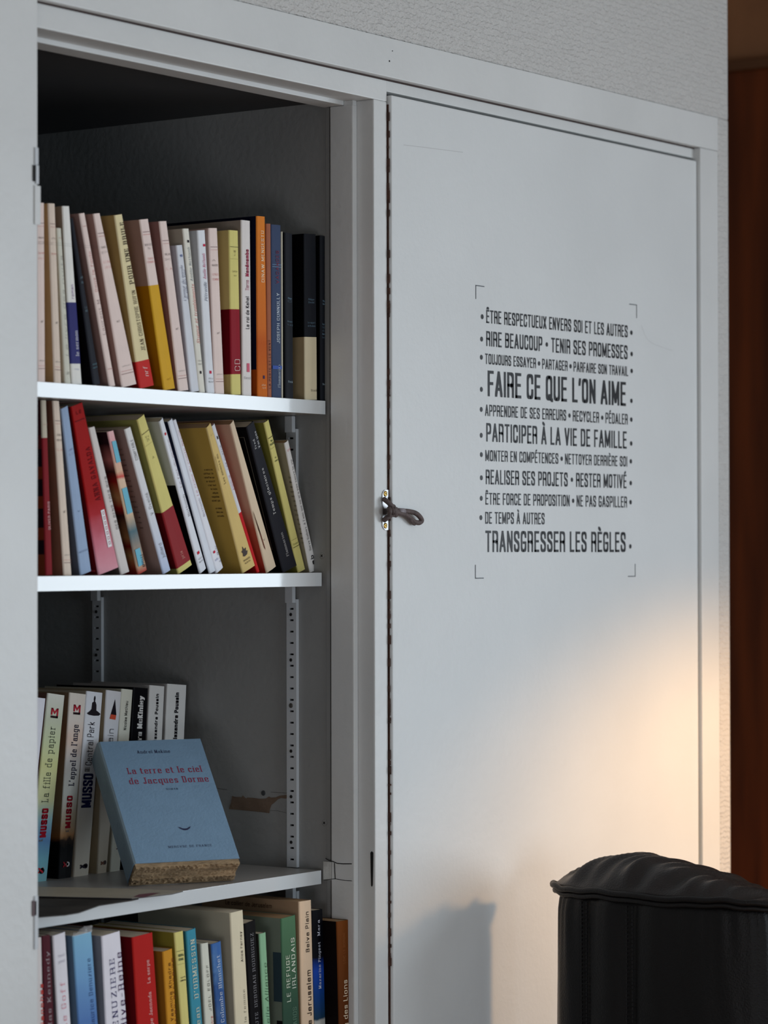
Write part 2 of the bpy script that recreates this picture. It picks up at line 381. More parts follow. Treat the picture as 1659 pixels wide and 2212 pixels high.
# scuffs
SC = mat('grey_scuff', (196, 196, 196), .6)
def scuff(P, wd, Y, parent, m=SC, name='scratch'):
    bm = bmesh.new(); pts = smoothpts([aty(x, y, Y) for x, y in P], 4)
    for a, b in zip(pts[:-1], pts[1:]):
        d = (b-a).normalized(); n = Vector((-d.z, 0, d.x))*wd/2
        bm.faces.new([bm.verts.new(v-parent.location) for v in (a-n, b-n, b+n, a+n)])
    return bm_obj(name, bm, m, parent)
scuff([(872, 313), (930, 320), (1000, 329)], .0008, -.00615, door)
scuff([(1385, 702), (1400, 735), (1430, 750), (1452, 757)], .0006, -.00615, door)

# ------------------------------------------------------------------ bookcase (cupboard interior)
bc = empty('built_in_bookcase', (Xs, .07, FL), 'grey painted open cupboard interior with slotted steel shelf rails', 'bookcase')
YB = .64
z3f = atx(694, 1880, Xs-.0065).z; z1f = atx(703, 866, Xs-.0065).z; z2f = atx(695, 1237, Xs-.0065).z
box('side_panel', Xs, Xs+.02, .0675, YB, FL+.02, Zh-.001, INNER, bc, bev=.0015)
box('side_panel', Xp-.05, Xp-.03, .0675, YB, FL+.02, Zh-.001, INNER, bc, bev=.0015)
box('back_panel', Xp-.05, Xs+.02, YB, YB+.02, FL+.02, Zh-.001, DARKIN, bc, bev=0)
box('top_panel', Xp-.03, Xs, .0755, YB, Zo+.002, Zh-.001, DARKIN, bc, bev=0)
box('edge_strip', Xs-.0016, Xs+.0002, Ybd+.001, Ybd+.009, FL+.02, Zo-.006, INNER, bc, bev=.0006)
box('seam', Xs-.0040, Xs+.0002, Ybd+.0001, Ybd+.0011, FL+.02, Zo-.006, mat('seam_shadow_gap', (40, 34, 32), .9), bc, bev=0)
def shelf_rail(yc, z0, z1, zs):
    """steel channel with real slots; zs = height of one slot"""
    bm = bmesh.new(); X0 = Xs-.0055; hw = .0068; pitch = .0149
    add_box(bm, X0, Xs, yc-hw-.0012, yc-hw+.0032, z0, z1); add_box(bm, X0, Xs, yc+hw-.0032, yc+hw+.0012, z0, z1)
    k0 = math.ceil((z0-zs)/pitch); z = z0
    k = k0
    while True:
        s = zs+k*pitch
        if s > z1-.004: break
        if s-.0012 > z+.0001: add_box(bm, X0, X0+.0012, yc-hw+.0032, yc+hw-.0032, z, s-.0012)
        z = s+.0012; k += 1
    add_box(bm, X0, X0+.0012, yc-hw+.0032, yc+hw-.0032, z, z1)
    for v in bm.verts: v.co -= bc.location
    rl = bm_obj('shelf_rail', bm, STEEL, bc)
    bm = bmesh.new(); add_box(bm, Xs-.0014, Xs-.0002, yc-hw+.003, yc+hw-.003, z0+.001, z1-.001)
    for v in bm.verts: v.co -= bc.location
    bm_obj('slot_recess', bm, DARK, rl)
    return rl
SCR = mat('dull_screw', (95, 92, 88), .4, metal=.6)
def disc(name, c, rad, axis, m, parent, th=.001, cross=True):
    bm = bmesh.new(); a = Vector(axis).normalized(); u = a.orthogonal().normalized(); v = a.cross(u)
    prof = [(rad, 0), (rad, th*.4), (rad*.75, th), (rad*.35, th*.9), (0, th*.55)]
    rings = [[bm.verts.new(c+u*q*cos(2*pi*k/16)+v*q*sin(2*pi*k/16)+a*h) for k in range(16)] if q else [bm.verts.new(c+a*h)] for q, h in prof]
    for A, B in zip(rings[:-1], rings[1:]):
        for k in range(16):
            if len(B) > 1: bm.faces.new((A[k], A[(k+1) % 16], B[(k+1) % 16], B[k]))
            else: bm.faces.new((A[k], A[(k+1) % 16], B[0]))
    p = parent
    while p is not None:
        for q in bm.verts: q.co -= p.location
        p = p.parent
    o = bm_obj(name, bm, m, parent, smooth=True)
    if cross:
        bm = bmesh.new()
        for d1, d2 in ((u, v), (v, u)):
            vs = [c+a*(th*1.02)+d1*s1*rad*.5+d2*s2*rad*.12 for s1, s2 in ((-1, -1), (1, -1), (1, 1), (-1, 1))]
            bm.faces.new([bm.verts.new(q) for q in vs])
        p = parent
        while p is not None:
            for q in bm.verts: q.co -= p.location
            p = p.parent
        bm_obj('screw_slot', bm, DARK, parent)
    return o
zslot = atx(632, 1315.2, Xs-.0055).z
yR = (atx(636.5, 1400, Xs-.0055).y+atx(622.5, 1400, Xs-.0055).y)/2
yL = (atx(216, 1400, Xs-.0055).y+atx(202, 1400, Xs-.0055).y)/2
for yc, xs in ((yR, 632), (yL, 209)):
    for (za, zb) in ((.3, z3f-.03), (z3f+.001, z2f-.035), (z2f+.001, z1f-.035)):
        rl = shelf_rail(yc, za, zb, zslot)
        k = 0
        for i in range(-60, 60):
            zz = zslot-.0149*(4*i+.5)
            if za+.01 < zz < zb-.01 and zz > .85:
                disc('screw', Vector((Xs-.0056, yc+.0008, zz)), .0032 if i == 2 else .0022, (-1, 0, 0), SCR if i == 2 else DARK, rl, cross=False)
# shelf support brackets hooked in the rails just below each shelf
for yc in (yR, yL):
    for zt in (z1f, z2f, z3f):
        t = zt-.0178
        box('bracket', Xs-.012, Xs-.0052, yc-.007, yc+.006, t-.022, t-.0004, STEEL, bc, bev=.001)
for (px, py) in ((695.5, 1200.5), (701, 1777.5)):
    p = atx(px, py, Xs); disc('panel_screw', p, .0042, (-1, 0, 0), INNER, bc, th=.0009)
p = atx(569, 1713, Xs); disc('nail_hole', p, .0035, (-1, 0, 0), mat('nail', (58, 60, 62), .5), bc, cross=False)
# torn strip of brown paper left on the side panel
def side_patch(name, P, m, off=.0006):
    bm = bmesh.new(); a = [atx(x, y, Xs-off)-bc.location for x, y in P]; b = [q+Vector((off*.8, 0, 0)) for q in a]
    A = [bm.verts.new(q) for q in a]; B = [bm.verts.new(q) for q in b]
    bm.faces.new(A); n = len(A)
    for i in range(n): bm.faces.new((A[i], A[(i+1) % n], B[(i+1) % n], B[i]))
    return bm_obj(name, bm, m, bc)
Q = [(165, 450), (172, 410), (192, 360), (208, 262), (250, 275), (345, 280), (362, 255), (385, 282), (408, 296), (430, 283), (520, 290), (600, 302), (690, 300), (735, 270), (760, 285), (830, 282), (890, 258), (1010, 243), (1022, 285), (980, 300), (905, 290), (860, 310), (820, 350), (770, 390), (748, 450), (740, 508), (640, 495), (500, 480), (350, 465)]
side_patch('torn_paper', [(470+x/6.636, 1680+y/6.636) for x, y in Q], mat('torn_brown_paper', (118, 98, 82), .9, .3, 200, .25, 40))
CR = mat('hairline_crack', (90, 88, 86), .8)
def crack(P, X, parent, wd=.0005, m=CR):
    bm = bmesh.new(); pts = [atx(x, y, X) for x, y in P]
    for a, b in zip(pts[:-1], pts[1:]):
        d = (b-a).normalized(); n = Vector((0, -d.z, d.y))*wd/2
        bm.faces.new([bm.verts.new(v-parent.location) for v in (a-n, b-n, b+n, a+n)])
    return bm_obj('crack', bm, m, parent)
crack([(470, 1703), (490, 1706)], Xs-.0004, bc)
crack([(585, 1711), (600, 1712), (623, 1713.5)], Xs-.0004, bc)
crack([(583, 1751), (600, 1751.5), (622, 1757)], Xs-.0004, bc, .0004)
# notch chiselled through the bead and patched
def jx(x, y): return atx(x, y, Xbd)
NT = mat('chalky_filler', (200, 200, 196), .8, .5, 150, .15, 60)
pz = [jx(698.5, 1860).z, jx(698.5, 1900).z]
bm = bmesh.new(); add_box(bm, Xbd-.0001, Xs+.0004, jx(698, 1880).y, Ybd+.0002, pz[1], pz[0]-.0005, .0006)
for v in bm.verts: v.co -= bc.location
bm_obj('patched_notch', bm, NT, bc)
BK = mat('black_crack', (26, 20, 20), .9)
crack([(703, 1854), (709, 1858), (722, 1862), (728, 1865), (741, 1866), (760, 1866)], Xbd-.0003, bc, .0012, BK)
crack([(722.5, 1864), (723, 1880), (724, 1898)], Xbd-.0003, bc, .0014, BK)
crack([(700, 1901), (716, 1899), (725, 1898.5), (745, 1902), (760, 1903)], Xbd-.0003, bc, .0008, BK)

# keyhole-like slot in the middle stile's inner face and old hinge marks on the pillar
bm = bmesh.new()
P = [atx(x, y, Xm0-.0004) for x, y in ((800, 1842), (803, 1838.5), (806.5, 1842), (806, 1880), (805.2, 1912), (803.5, 1916), (801.5, 1913), (800.6, 1880))]
ctr = atx(803, 1878, Xm0-.0004)
bm.faces.new([bm.verts.new(q-ctr) for q in P])
ks = bm_obj('trim_10', bm, DARK, loc=ctr); ks['kind'] = st
def pillar_leaf(y0, y1, xa, xb, m, name, lab):
    a = aty(xa, y0, YP-.0016); b = aty(xb, y1, YP-.0016)
    o = box(name, a.x, b.x, YP-.0016, YP, b.z, a.z, m, bev=.0006)
    return o
hg = empty('hinge', aty(80, 480, YP), 'painted-over hinge leaf on the right edge of the left pillar', 'hinge')
for (y0, y1, xa, xb, m, nm) in ((318, 356, 76, 83.5, STEEL, 'hinge_leaf'), (356, 398, 78, 84.5, STEEL, 'hinge_leaf'), (400, 486, 75.5, 88, PAINT, 'hinge_leaf'), (356, 392, 72.5, 77.5, DARK, 'hinge_gap')):
    a = aty(xa, y0, YP-.0016); b = aty(xb, y1, YP-.0016)
    box(nm, a.x, b.x, YP-.0016, YP-.0001, b.z, a.z, m, hg, bev=.0005)
hg2 = empty('hinge', aty(80, 2000, YP), 'worn hinge leaf low on the left pillar beside the magazines', 'hinge')
for (y0, y1, xa, xb, m, nm) in ((1936, 2050, 75, 83, STEEL, 'hinge_leaf'), (1946, 1978, 71, 79.5, mat('rusty_hinge', (92, 72, 76), .6), 'hinge_gap')):
    a = aty(xa, y0, YP-.0016); b = aty(xb, y1, YP-.0016)
    box(nm, a.x, b.x, YP-.0016, YP-.0001, b.z, a.z, m, hg2, bev=.0005)
# nail holes in the header
for (x, y, rr) in ((841.5, 132, .0012), (848, 110, .0008)):
    q = aty(x, y, YP-.0003)
    tr = disc('trim_11', Vector((0, 0, 0)), rr, (0, -1, 0), DARK, None, th=.0002, cross=False); tr.location = q; tr['kind'] = st

# ------------------------------------------------------------------ shelves
def shelf(zt, yf, name_label, th=.0176, group=None):
    e = empty('shelf_board', ((Xp+Xs)/2, yf, zt-th), name_label, 'shelf')
    box('board', Xp-.026, Xs-.0065, yf+.0008, .60, zt-th, zt, LAMTOP, e, bev=.0004)
    box('edge_banding', Xp-.026, Xs-.0065, yf, yf+.0009, zt-th, zt, LAM, e, bev=.0003)
    return e
Y1 = atx(703, 866, Xs-.0065).y; Y2 = atx(695, 1237, Xs-.0065).y; Y3 = atx(694, 1880, Xs-.0065).y
shelf(z1f, Y1, 'highest white shelf board, shiny front edge, carrying the top row of books')
shelf(z2f, Y2, 'white shelf board under the row of leaning books, bare space beneath')
shelf(z3f, Y3, 'white shelf board under the blue front-facing book and magazines')
z4f = z3f-.29
shelf(z4f, Y3-.035, 'lowest shelf board, hidden under the bottom row of books')

# ================================================================== BOOKS
PAGE = mat('page_edges', (212, 200, 178), .85, .5, 900, .12, 200, stretch=(1, .03, 1))
PAGEW = mat('white_page_edges', (228, 224, 214), .85, .5, 900, .08, 200, stretch=(1, .03, 1))
PAGET = mat('tanned_page_edges', (176, 142, 104), .9, .5, 900, .12, 200, stretch=(1, .03, 1))
CM = {}
def cmat(rgb, rough=.42, coat=0):
    rgb = tuple(min(244, int(v*1.05)) if max(rgb) > 90 else v for v in rgb)
    k = (tuple(rgb), rough, coat)
    if k not in CM: CM[k] = mat('cover_%02x%02x%02x_%d' % (*rgb, len(CM)), rgb, max(rough, .3)+.18 if rough > .22 else .3, .06, 300, .04, 30, coat=coat, spec=.08)
    return CM[k]
def M(c, rough=.42): return c if isinstance(c, bpy.types.Material) else cmat(c, rough)

def book(label, quad, Y, spine, side=None, depth=.135, bands=(), texts=(), group=None, z=None, pages=None, rough=.42, name='book', bulge=.0006, yawd=0, snap=None):
    if snap is None and z is None: snap = z1f if Y < .085 else z2f
    """quad = spine corners TL, TR, BR, BL in the photograph; the spine stands in the plane y = Y"""
    TL, TR, BR, BL = [aty(p[0], p[1], Y) for p in quad]
    if z is not None:           # run the edges down to the shelf
        def down(a, b):
            t = (z-a.z)/(b.z-a.z); return a+(b-a)*t
        BL = down(TL, BL); BR = down(TR, BR)
    elif snap is not None:
        dz = min(BL.z, BR.z)-snap-.0002
        BL = BL+(BL-TL)*(dz/(TL.z-BL.z)); BR = BR+(BR-TR)*(dz/(TR.z-BR.z))
    org = Vector(((BL.x+BR.x)/2, Y, min(BL.z, BR.z)))
    TL, TR, BR, BL = [p-org for p in (TL, TR, BR, BL)]
    t = ((TR-TL).length+(BR-BL).length)/2; hh = ((TL-BL).length+(TR-BR).length)/2
    sy = tan(radians(yawd))
    def P(s, v, h):             # s across 0..1, v depth m, h up 0..1
        a = BL.lerp(TL, h); b = BR.lerp(TR, h); q = a.lerp(b, s); return Vector((q.x+v*sy, v, q.z))
    root = empty(name, org, label, 'book', group)
    side = spine if side is None else side  # side colours of covers and bands often darkened with painted shade
    b = min(.0016, t*.16); c = .0005
    outer = [(0, depth), (0, b), (b*.3, b*.3), (b, -bulge*.3), (t/2, -bulge), (t-b, -bulge*.3), (t-b*.3, b*.3), (t, b), (t, depth)]
    inner = [(t-c, depth), (t-c, b+c), (b+c, b*.4+c), (c, b+c), (c, depth)]
    inner = [(t-c, depth), (t-c, b*1.2+c), (t-b*1.2-c, c), (b*1.2+c, c), (c, b*1.2+c), (c, depth)]
    def sweep(nm, prof, h0, h1, ms, par, off=0, nh=1, midx=None):
        me = bpy.data.meshes.new(nm); vs = []; fs = []; uv = []; mi = []
        n = len(prof)
        for k in range(nh+1):
            h = h0+(h1-h0)*k/nh
            for (u, v) in prof: vs.append(P(u/t, v, h))
        for k in range(nh):
            for i in range(n):
                j = (i+1) % n; fs.append((k*n+i, k*n+j, (k+1)*n+j, (k+1)*n+i))
                ha = h0+(h1-h0)*k/nh; hb = h0+(h1-h0)*(k+1)/nh
                uv += [(prof[i][0]/t, ha), (prof[j][0]/t, ha), (prof[j][0]/t, hb), (prof[i][0]/t, hb)]
                mi.append(midx[i] if midx else 0)
        # caps by quads between outer and inner (cover) or an n-gon
        for base in (0, nh*n):
            if nm == 'page_block': fs.append(tuple(range(base, base+n))); uv += [(.5, h0 if base == 0 else h1)]*n; mi.append(0)
        if nm != 'page_block':
            no = 9
            pairs = [(0, 14), (1, 13), (2, 13), (3, 12), (5, 11), (6, 10), (7, 10), (8, 9)]
            for base in (0, nh*n):
                hv = h0 if base == 0 else h1
                for (a1, a2), (b1, b2) in zip(pairs[:-1], pairs[1:]):
                    f = [a1]+([4] if (a1, b1) == (3, 5) else [])+[b1, b2]+([a2] if a2 != b2 else [])
                    fs.append(tuple(base+q for q in f)); uv += [(.5, hv)]*len(f); mi.append(0)
        me.from_pydata([tuple(q) for q in vs], [], fs)
        ul = me.uv_layers.new(name='UVMap')
        for i, q in enumerate(uv): ul.data[i].uv = q
        for i, p in enumerate(me.polygons): p.material_index = mi[i]
        bm = bmesh.new(); bm.from_mesh(me); bmesh.ops.recalc_face_normals(bm, faces=bm.faces); bm.to_mesh(me); bm.free()
        return link(nm, me, ms, par)
    midx = [1, 0, 0, 0, 0, 0, 0, 1, 1]+[1]*6
    sweep('cover', outer+inner, 0, 1, [M(spine, rough), M(side, rough)], root, midx=midx)
    pin = [(c*1.4, depth-.002), (c*1.4, b*1.6+c), (t-c*1.4, b*1.6+c), (t-c*1.4, depth-.002)]
    sweep('page_block', pin, .0012, .9975 if t < .03 else .997, [pages or PAGE], root)
    for bd in bands:
        h0, h1, cs = bd[0], bd[1], bd[2]; cd_ = bd[3] if len(bd) > 3 else cs
        e = .00025
        po = [(u+(-e if u < t/2 else e if u > t/2 else 0), v-e if v < depth/2 else v*.8) for u, v in outer]
        pi_ = [(u, v*.8 if v > depth/2 else v) for u, v in inner]
        sweep('paper_band', po+pi_, h0, h1, [M(cs, .3), M(cd_, .3)], root, midx=midx)
    for tx in texts:
        k = tx[0]
        def pt(s, h, lay=0):
            q = P(s, 0, h); return Vector((q.x, -bulge-.0005-.00004*lay, q.z))
        if k == 'V':      # reading upwards: string, h0, h1, s of baseline, size as share of thickness, colour, style
            _, sx_, h0, h1, s0, sz, colr, sty = tx[:8]
            L = (h1-h0)*hh; hg_ = sz*t
            pl = text_polys(sx_, L, hg_, sty)
            polys_mesh('lettering', pl, lambda a, c_, l: pt(s0-c_/t, h0+a/hh, l), M(colr, .5), root)
        elif k == 'D':    # reading downwards
            _, sx_, h0, h1, s0, sz, colr, sty = tx[:8]
            L = (h0-h1)*hh; hg_ = sz*t; pl = text_polys(sx_, L, hg_, sty)
            polys_mesh('lettering', pl, lambda a, c_, l: pt(s0+c_/t, h0-a/hh, l), M(colr, .5), root)
        elif k == 'H':    # across the spine: string, h of baseline, s0, s1, height mm, colour, style
            _, sx_, h0, s0, s1, hm, colr, sty = tx[:8]
            pl = text_polys(sx_, (s1-s0)*t, hm*.001, sty)
            polys_mesh('lettering', pl, lambda a, c_, l: pt(s0+a/t, h0+c_/hh, l), M(colr, .5), root)
        elif k == 'R':    # rectangle h0,h1,s0,s1,colour
            _, h0, h1, s0, s1, colr = tx[:6]
            nm = tx[6] if len(tx) > 6 else 'printed_mark'
            bm = bmesh.new(); bm.faces.new([bm.verts.new(pt(*q)) for q in ((s0, h0), (s1, h0), (s1, h1), (s0, h1))])
            bm_obj(nm, bm, M(colr, .4), root)
        elif k == 'P':    # polygon of (s,h) points
            _, pp, colr = tx[:3]
            nm = tx[3] if len(tx) > 3 else 'emblem'
            bm = bmesh.new(); bm.faces.new([bm.verts.new(pt(*q)) for q in pp]); bm_obj(nm, bm, M(colr, .4), root)
        elif k == 'C':    # print on the left cover face: string, v0 (m from spine), v1, h baseline, height mm; read from outside
            _, sx_, v0, v1, h0, hm, colr, sty = tx[:8]
            pl = text_polys(sx_, abs(v1-v0), hm*.001, sty)
            def cf(a, c_, l):
                q = P(0, v0-a if v0 > v1 else v0+a, h0+c_/hh); return Vector((q.x-.0004-.00004*l, q.y, q.z))
            polys_mesh('lettering', pl, cf, M(colr, .6), root)
        elif k == 'K':    # block on the left cover face v0,v1,h0,h1,colour
            _, v0, v1, h0, h1, colr = tx[:6]
            nm = tx[6] if len(tx) > 6 else 'cover_picture'
            bm = bmesh.new(); vs = []
            for (v, h) in ((v0, h0), (v1, h0), (v1, h1), (v0, h1)):
                q = P(0, v, h); vs.append(bm.verts.new((q.x-.0003, q.y, q.z)))
            bm.faces.new(vs); bm_obj(nm, bm, M(colr, .4), root)
    return root
def zA(x, y): return (60+x/4.608, 400+y/4.608)
def zB(x, y): return (380+x/4.608, 440+y/4.608)
def zC(x, y): return (60+x/4.608, 840+y/4.608)
def zD(x, y): return (380+x/4.608, 860+y/4.608)
def zE(x, y): return (60+x/4.608, 1460+y/4.608)
def zF(x, y): return (60+x/4.608, 1860+y/4.608)
def zG(x, y): return (400+x/4.366, 1860+y/4.366)

PK = (232, 212, 204); PKt = (226, 208, 192); CRM = (222, 214, 196); YEL = (216, 204, 128); OCH = (200, 180, 118)
DK = (60, 44, 44); RD = (178, 70, 66); GY = (120, 118, 118); BLK = (24, 24, 28); NAV = (34, 34, 78)
def blanche(auth, tit, emb=.33):
    """cream literary series: double rule, author, red title, small emblem, publisher at the foot"""
    o = [('R', .885, .8875, .06, .94, (120, 80, 84), 'rule'), ('R', .868, .8695, .06, .94, (190, 120, 116), 'rule'),
         ('R', .072, .0745, .06, .94, (120, 80, 84), 'rule'), ('R', .088, .0895, .06, .94, (190, 120, 116), 'rule'),
         ('H', 'nrf', emb, .4, .64, 3.0, DK, 'ital'), ('H', 'gallimard', .115, .2, .8, 1.4, GY, 'serif')]
    for i, a in enumerate(auth): o.append(('H', a, .80-.03*i, .18, .82, 2.4, DK, 'serif'))
    for i, a in enumerate(tit): o.append(('H', a, .715-.03*i, .15, .85, 2.4, (196, 70, 70), 'serif'))
    return o
GR1 = 'upright paperbacks at the left end of the top row'
# ---- top shelf
Yt = .076
S1 = []
def q4(f, *a): return [f(*p) for p in a]
book('pale pink spine leftmost in the top row, half hidden by the pillar', q4(zA, (88, 176), (165, 176), (176, 1938), (98, 1938)), Yt, PK, PKt, texts=blanche(['Andre', 'G'], ['La vie', 'ici']))
book('cream-pink paperback with its cover side toned ochre for shade, second in the top row beside the pillar', q4(zA, (205, 180), (272, 185), (335, 1938), (265, 1930)), Yt, PKt, (196, 160, 118), texts=blanche(['A', 'I'], ['mer']))
book('short greenish-white paperback between the cream-pink spine and the navy-banded white one', q4(zA, (290, 425), (333, 430), (430, 1942), (370, 1938)), Yt, (214, 212, 198), (205, 200, 185), texts=[('V', 'Le livre des nuits', .18, .82, .75, .45, GY, 'ital'), ('H', 'n', .93, .3, .7, 2.5, (190, 90, 80), 'sans'), ('H', 'JC', .06, .25, .75, 3, DK, 'serif')])

book('white paperback with a navy blue band low on its spine', q4(zA, (345, 208), (415, 210), (540, 1950), (440, 1950)), Yt, (232, 230, 224), (150, 136, 122), bands=[(.115, .46, (52, 52, 110), (40, 38, 92))],
     texts=[('V', 'le sermon', .16, .3, .82, .35, (230, 230, 240), 'serif'), ('V', 'roman', .48, .56, .7, .3, (150, 120, 160), 'sans'), ('H', 'mp', .08, .3, .7, 2, (150, 150, 190), 'sans')])
book('black leaning paperback behind the navy-banded white one', q4(zA, (425, 330), (452, 326), (722, 1952), (652, 1972)), Yt, (38, 40, 48), (16, 14, 18), rough=.3,
     texts=[('H', 'JEAN', .64, .25, .75, 2.4, (110, 130, 140), 'serif'), ('H', 'TOUL', .61, .25, .75, 2.4, (110, 130, 140), 'serif'), ('H', 'LA', .46, .3, .7, 2.4, (110, 130, 140), 'serif'), ('H', 'MER', .44, .3, .7, 2.4, (110, 130, 140), 'serif'), ('H', 'seuil', .12, .2, .8, 2, (110, 150, 160), 'serif'), ('H', 'nord', .10, .2, .8, 2, (110, 150, 160), 'serif')])
book('thin leaning pink paperback right of the black one in the top row', q4(zA, (515, 283), (568, 275), (870, 1965), (810, 1975)), Yt, PK, (160, 128, 122),
     texts=[('R', .925, .927, .1, .9, (180, 120, 116), 'rule'), ('V', 'Dans la foule', .55, .78, .72, .42, (196, 120, 116), 'serif'), ('V', 'Laurent M', .3, .5, .72, .4, (150, 130, 130), 'serif'), ('R', .1, .102, .1, .9, (180, 120, 116), 'rule')])
book('thick leaning pink paperback with three black lines of author name, top row', q4(zA, (655, 285), (718, 278), (1080, 1945), (935, 1982)), Yt, PK, (170, 136, 126), texts=blanche(['DANIEL', 'P'], ['UN', 'JEU'], .37), bands=())
book('pale yellow novel with a red foot and long brown lettering, top row', q4(zA, (865, 300), (940, 288), (1250, 1950), (1110, 1985)), Yt, (226, 212, 168), (172, 146, 92), bands=[(.0, .155, (196, 44, 40), (150, 30, 30))],
     texts=[('V', 'POUR UNE BRULE', .60, .955, .86, .42, (70, 58, 52), 'didot'), ('V', 'JEAN-CHRISTOPHE RUFIN', .21, .56, .80, .3, (86, 70, 60), 'serif'), ('V', 'nrf', .06, .115, .7, .3, (240, 225, 220), 'ital')])
book('pink novel wrapped in a broad mustard yellow band, top row', q4(zA, (1115, 343), (1200, 335), (1462, 1990), (1350, 2010)), Yt, PK, (162, 130, 120), bands=[(.0, .615, (214, 164, 44), (168, 112, 14))],
     texts=[('R', .925, .9275, .08, .92, (120, 80, 84), 'rule'), ('R', .91, .912, .08, .92, (200, 120, 116), 'rule'), ('H', 'MARIE', .845, .12, .9, 2.6, DK, 'serif'), ('H', 'N', .825, .4, .6, 2.2, DK, 'serif'), ('H', 'TROIS', .765, .2, .8, 2.2, (200, 80, 84), 'serif'), ('H', 'FEMMES', .745, .1, .9, 2.2, (200, 80, 84), 'serif'), ('H', 'nrf', .055, .35, .65, 2.5, (130, 80, 20), 'ital')])
book('pink paperback with red title just right of the mustard-banded one', q4(zA, (1310, 360), (1383, 357), (1600, 2008), (1500, 2022)), Yt, PK, (150, 110, 104), texts=blanche(['MILAN', 'K'], ['LA', ''], .36))
book('short glossy grey-white pocket book among taller cream ones in the top row', q4(zB, (5, 415), (65, 410), (232, 1845), (150, 1858)), Yt, (214, 216, 222), (190, 192, 200), rough=.15,
     texts=[('H', 'NB', .92, .35, .7, 3, (90, 110, 160), 'bold'), ('V', "L'amour du monde", .62, .86, .55, .34, (110, 110, 130), 'ital'), ('V', 'du sel, des fees', .63, .83, .95, .34, (110, 110, 130), 'ital')])
book('cream novel with slanted red title and a black square near its top', q4(zB, (70, 248), (130, 248), (292, 1858), (236, 1862)), Yt, (228, 224, 212), (180, 172, 156),
     texts=[('R', .915, .93, .42, .72, (40, 34, 44)), ('V', 'Stupeur et tremblements', .30, .66, .82, .50, (206, 110, 104), 'ital'), ('V', 'Am\u00e9lie Nothomb', .68, .885, .72, .40, (110, 120, 130), 'ital'), ('R', .115, .132, .3, .55, (40, 34, 44)), ('H', 'Albin', .19, .2, .8, 2, GY, 'serif'), ('H', 'Michel', .17, .2, .8, 2, GY, 'serif')])
book('white novel with grey and red slanted lettering and two small red squares', q4(zB, (215, 266), (290, 262), (388, 1880), (310, 1880)), Yt, (226, 228, 234), (196, 198, 204),
     texts=[('R', .90, .915, .55, .82, (200, 50, 80)), ('V', 'P\u00e9tronille', .565, .68, .72, .38, (110, 115, 130), 'ital'), ('V', 'Am\u00e9lie Nothomb', .70, .855, .72, .38, (200, 130, 150), 'ital'), ('R', .12, .138, .4, .65, (200, 50, 80)), ('H', 'Albin', .085, .25, .8, 2.2, GY, 'serif'), ('H', 'Michel', .065, .25, .8, 2.2, GY, 'serif')])
book('pink paperback squeezed left of the yellow and dark red one', q4(zB, (328, 243), (412, 243), (485, 1885), (392, 1885)), Yt, PK, (190, 160, 150), texts=blanche(['A.', 'MAKINE'], ['UNE', 'FEMME'], .36))
book('yellow hardback with a wide dark red wrapper, white ring emblem, in the top row', q4(zB, (530, 262), (620, 270), (650, 1890), (553, 1893)), Yt, YEL, OCH, bands=[(.125, .52, (142, 26, 40), (108, 10, 24))],
     texts=[('R', .898, .9005, 0.02, .98, (70, 66, 50), 'rule'), ('R', .825, .8262, 0.02, .98, (150, 140, 90), 'rule'), ('H', 'W', .865, .4, .65, 3, DK, 'serif'), ('H', 'J', .845, .45, .55, 3, DK, 'serif'), ('H', 'Lettre', .745, .25, .75, 2.4, DK, 'serif'), ('H', '11', .72, .4, .65, 2.4, DK, 'serif'), ('V', 'CD', .145, .215, .86, .55, (226, 200, 196), 'light')])
book('tall white novel by Tierno Mon\u00e9nembo with red and black spine lettering', q4(zB, (652, 162), (740, 172), (755, 1898), (665, 1895)), Yt, (224, 218, 214), (150, 138, 126), depth=.15,
     texts=[('V', 'Le roi de Kahel', .38, .565, .72, .36, (50, 44, 50), 'sans'), ('V', 'Tierno', .60, .66, .72, .36, (190, 140, 150), 'sans'), ('V', 'Mon\u00e9nembo', .68, .835, .72, .36, (160, 60, 84), 'bold'), ('R', .135, .185, .42, .72, (206, 100, 120)), ('H', 'Seuil', .095, .12, .88, 3, (70, 60, 70), 'serif')])
book('orange spine by Dinaw Mengestu with a navy cover, tallest in the top row', q4(zB, (805, 122), (888, 130), (915, 1903), (812, 1898)), Yt, ramp('orange_spine', [(0, (206, 108, 34)), (.3, (196, 92, 34)), (.38, (212, 112, 44)), (1, (226, 132, 48))], .4), (18, 20, 44), depth=.155,
     texts=[('V', 'DINAW MENGESTU', .635, .92, .74, .34, (240, 205, 170), 'sans'), ('R', .1, .118, .5, .66, (60, 50, 90)), ('H', 'albin', .06, .35, .75, 2.6, (236, 190, 150), 'sans'), ('H', 'nord', .045, .4, .75, 2.6, (236, 190, 150), 'sans'), ('K', .001, .03, 0, .15, (170, 74, 22), 'cover_picture')])
book('thin brick-brown book between the orange and the navy spine', q4(zB, (900, 198), (945, 200), (955, 1910), (915, 1908)), Yt, (160, 98, 72), (110, 60, 44), texts=[('V', 'LA PESTE ET LE VENT', .05, .33, .62, .4, (60, 36, 40), 'sans')])
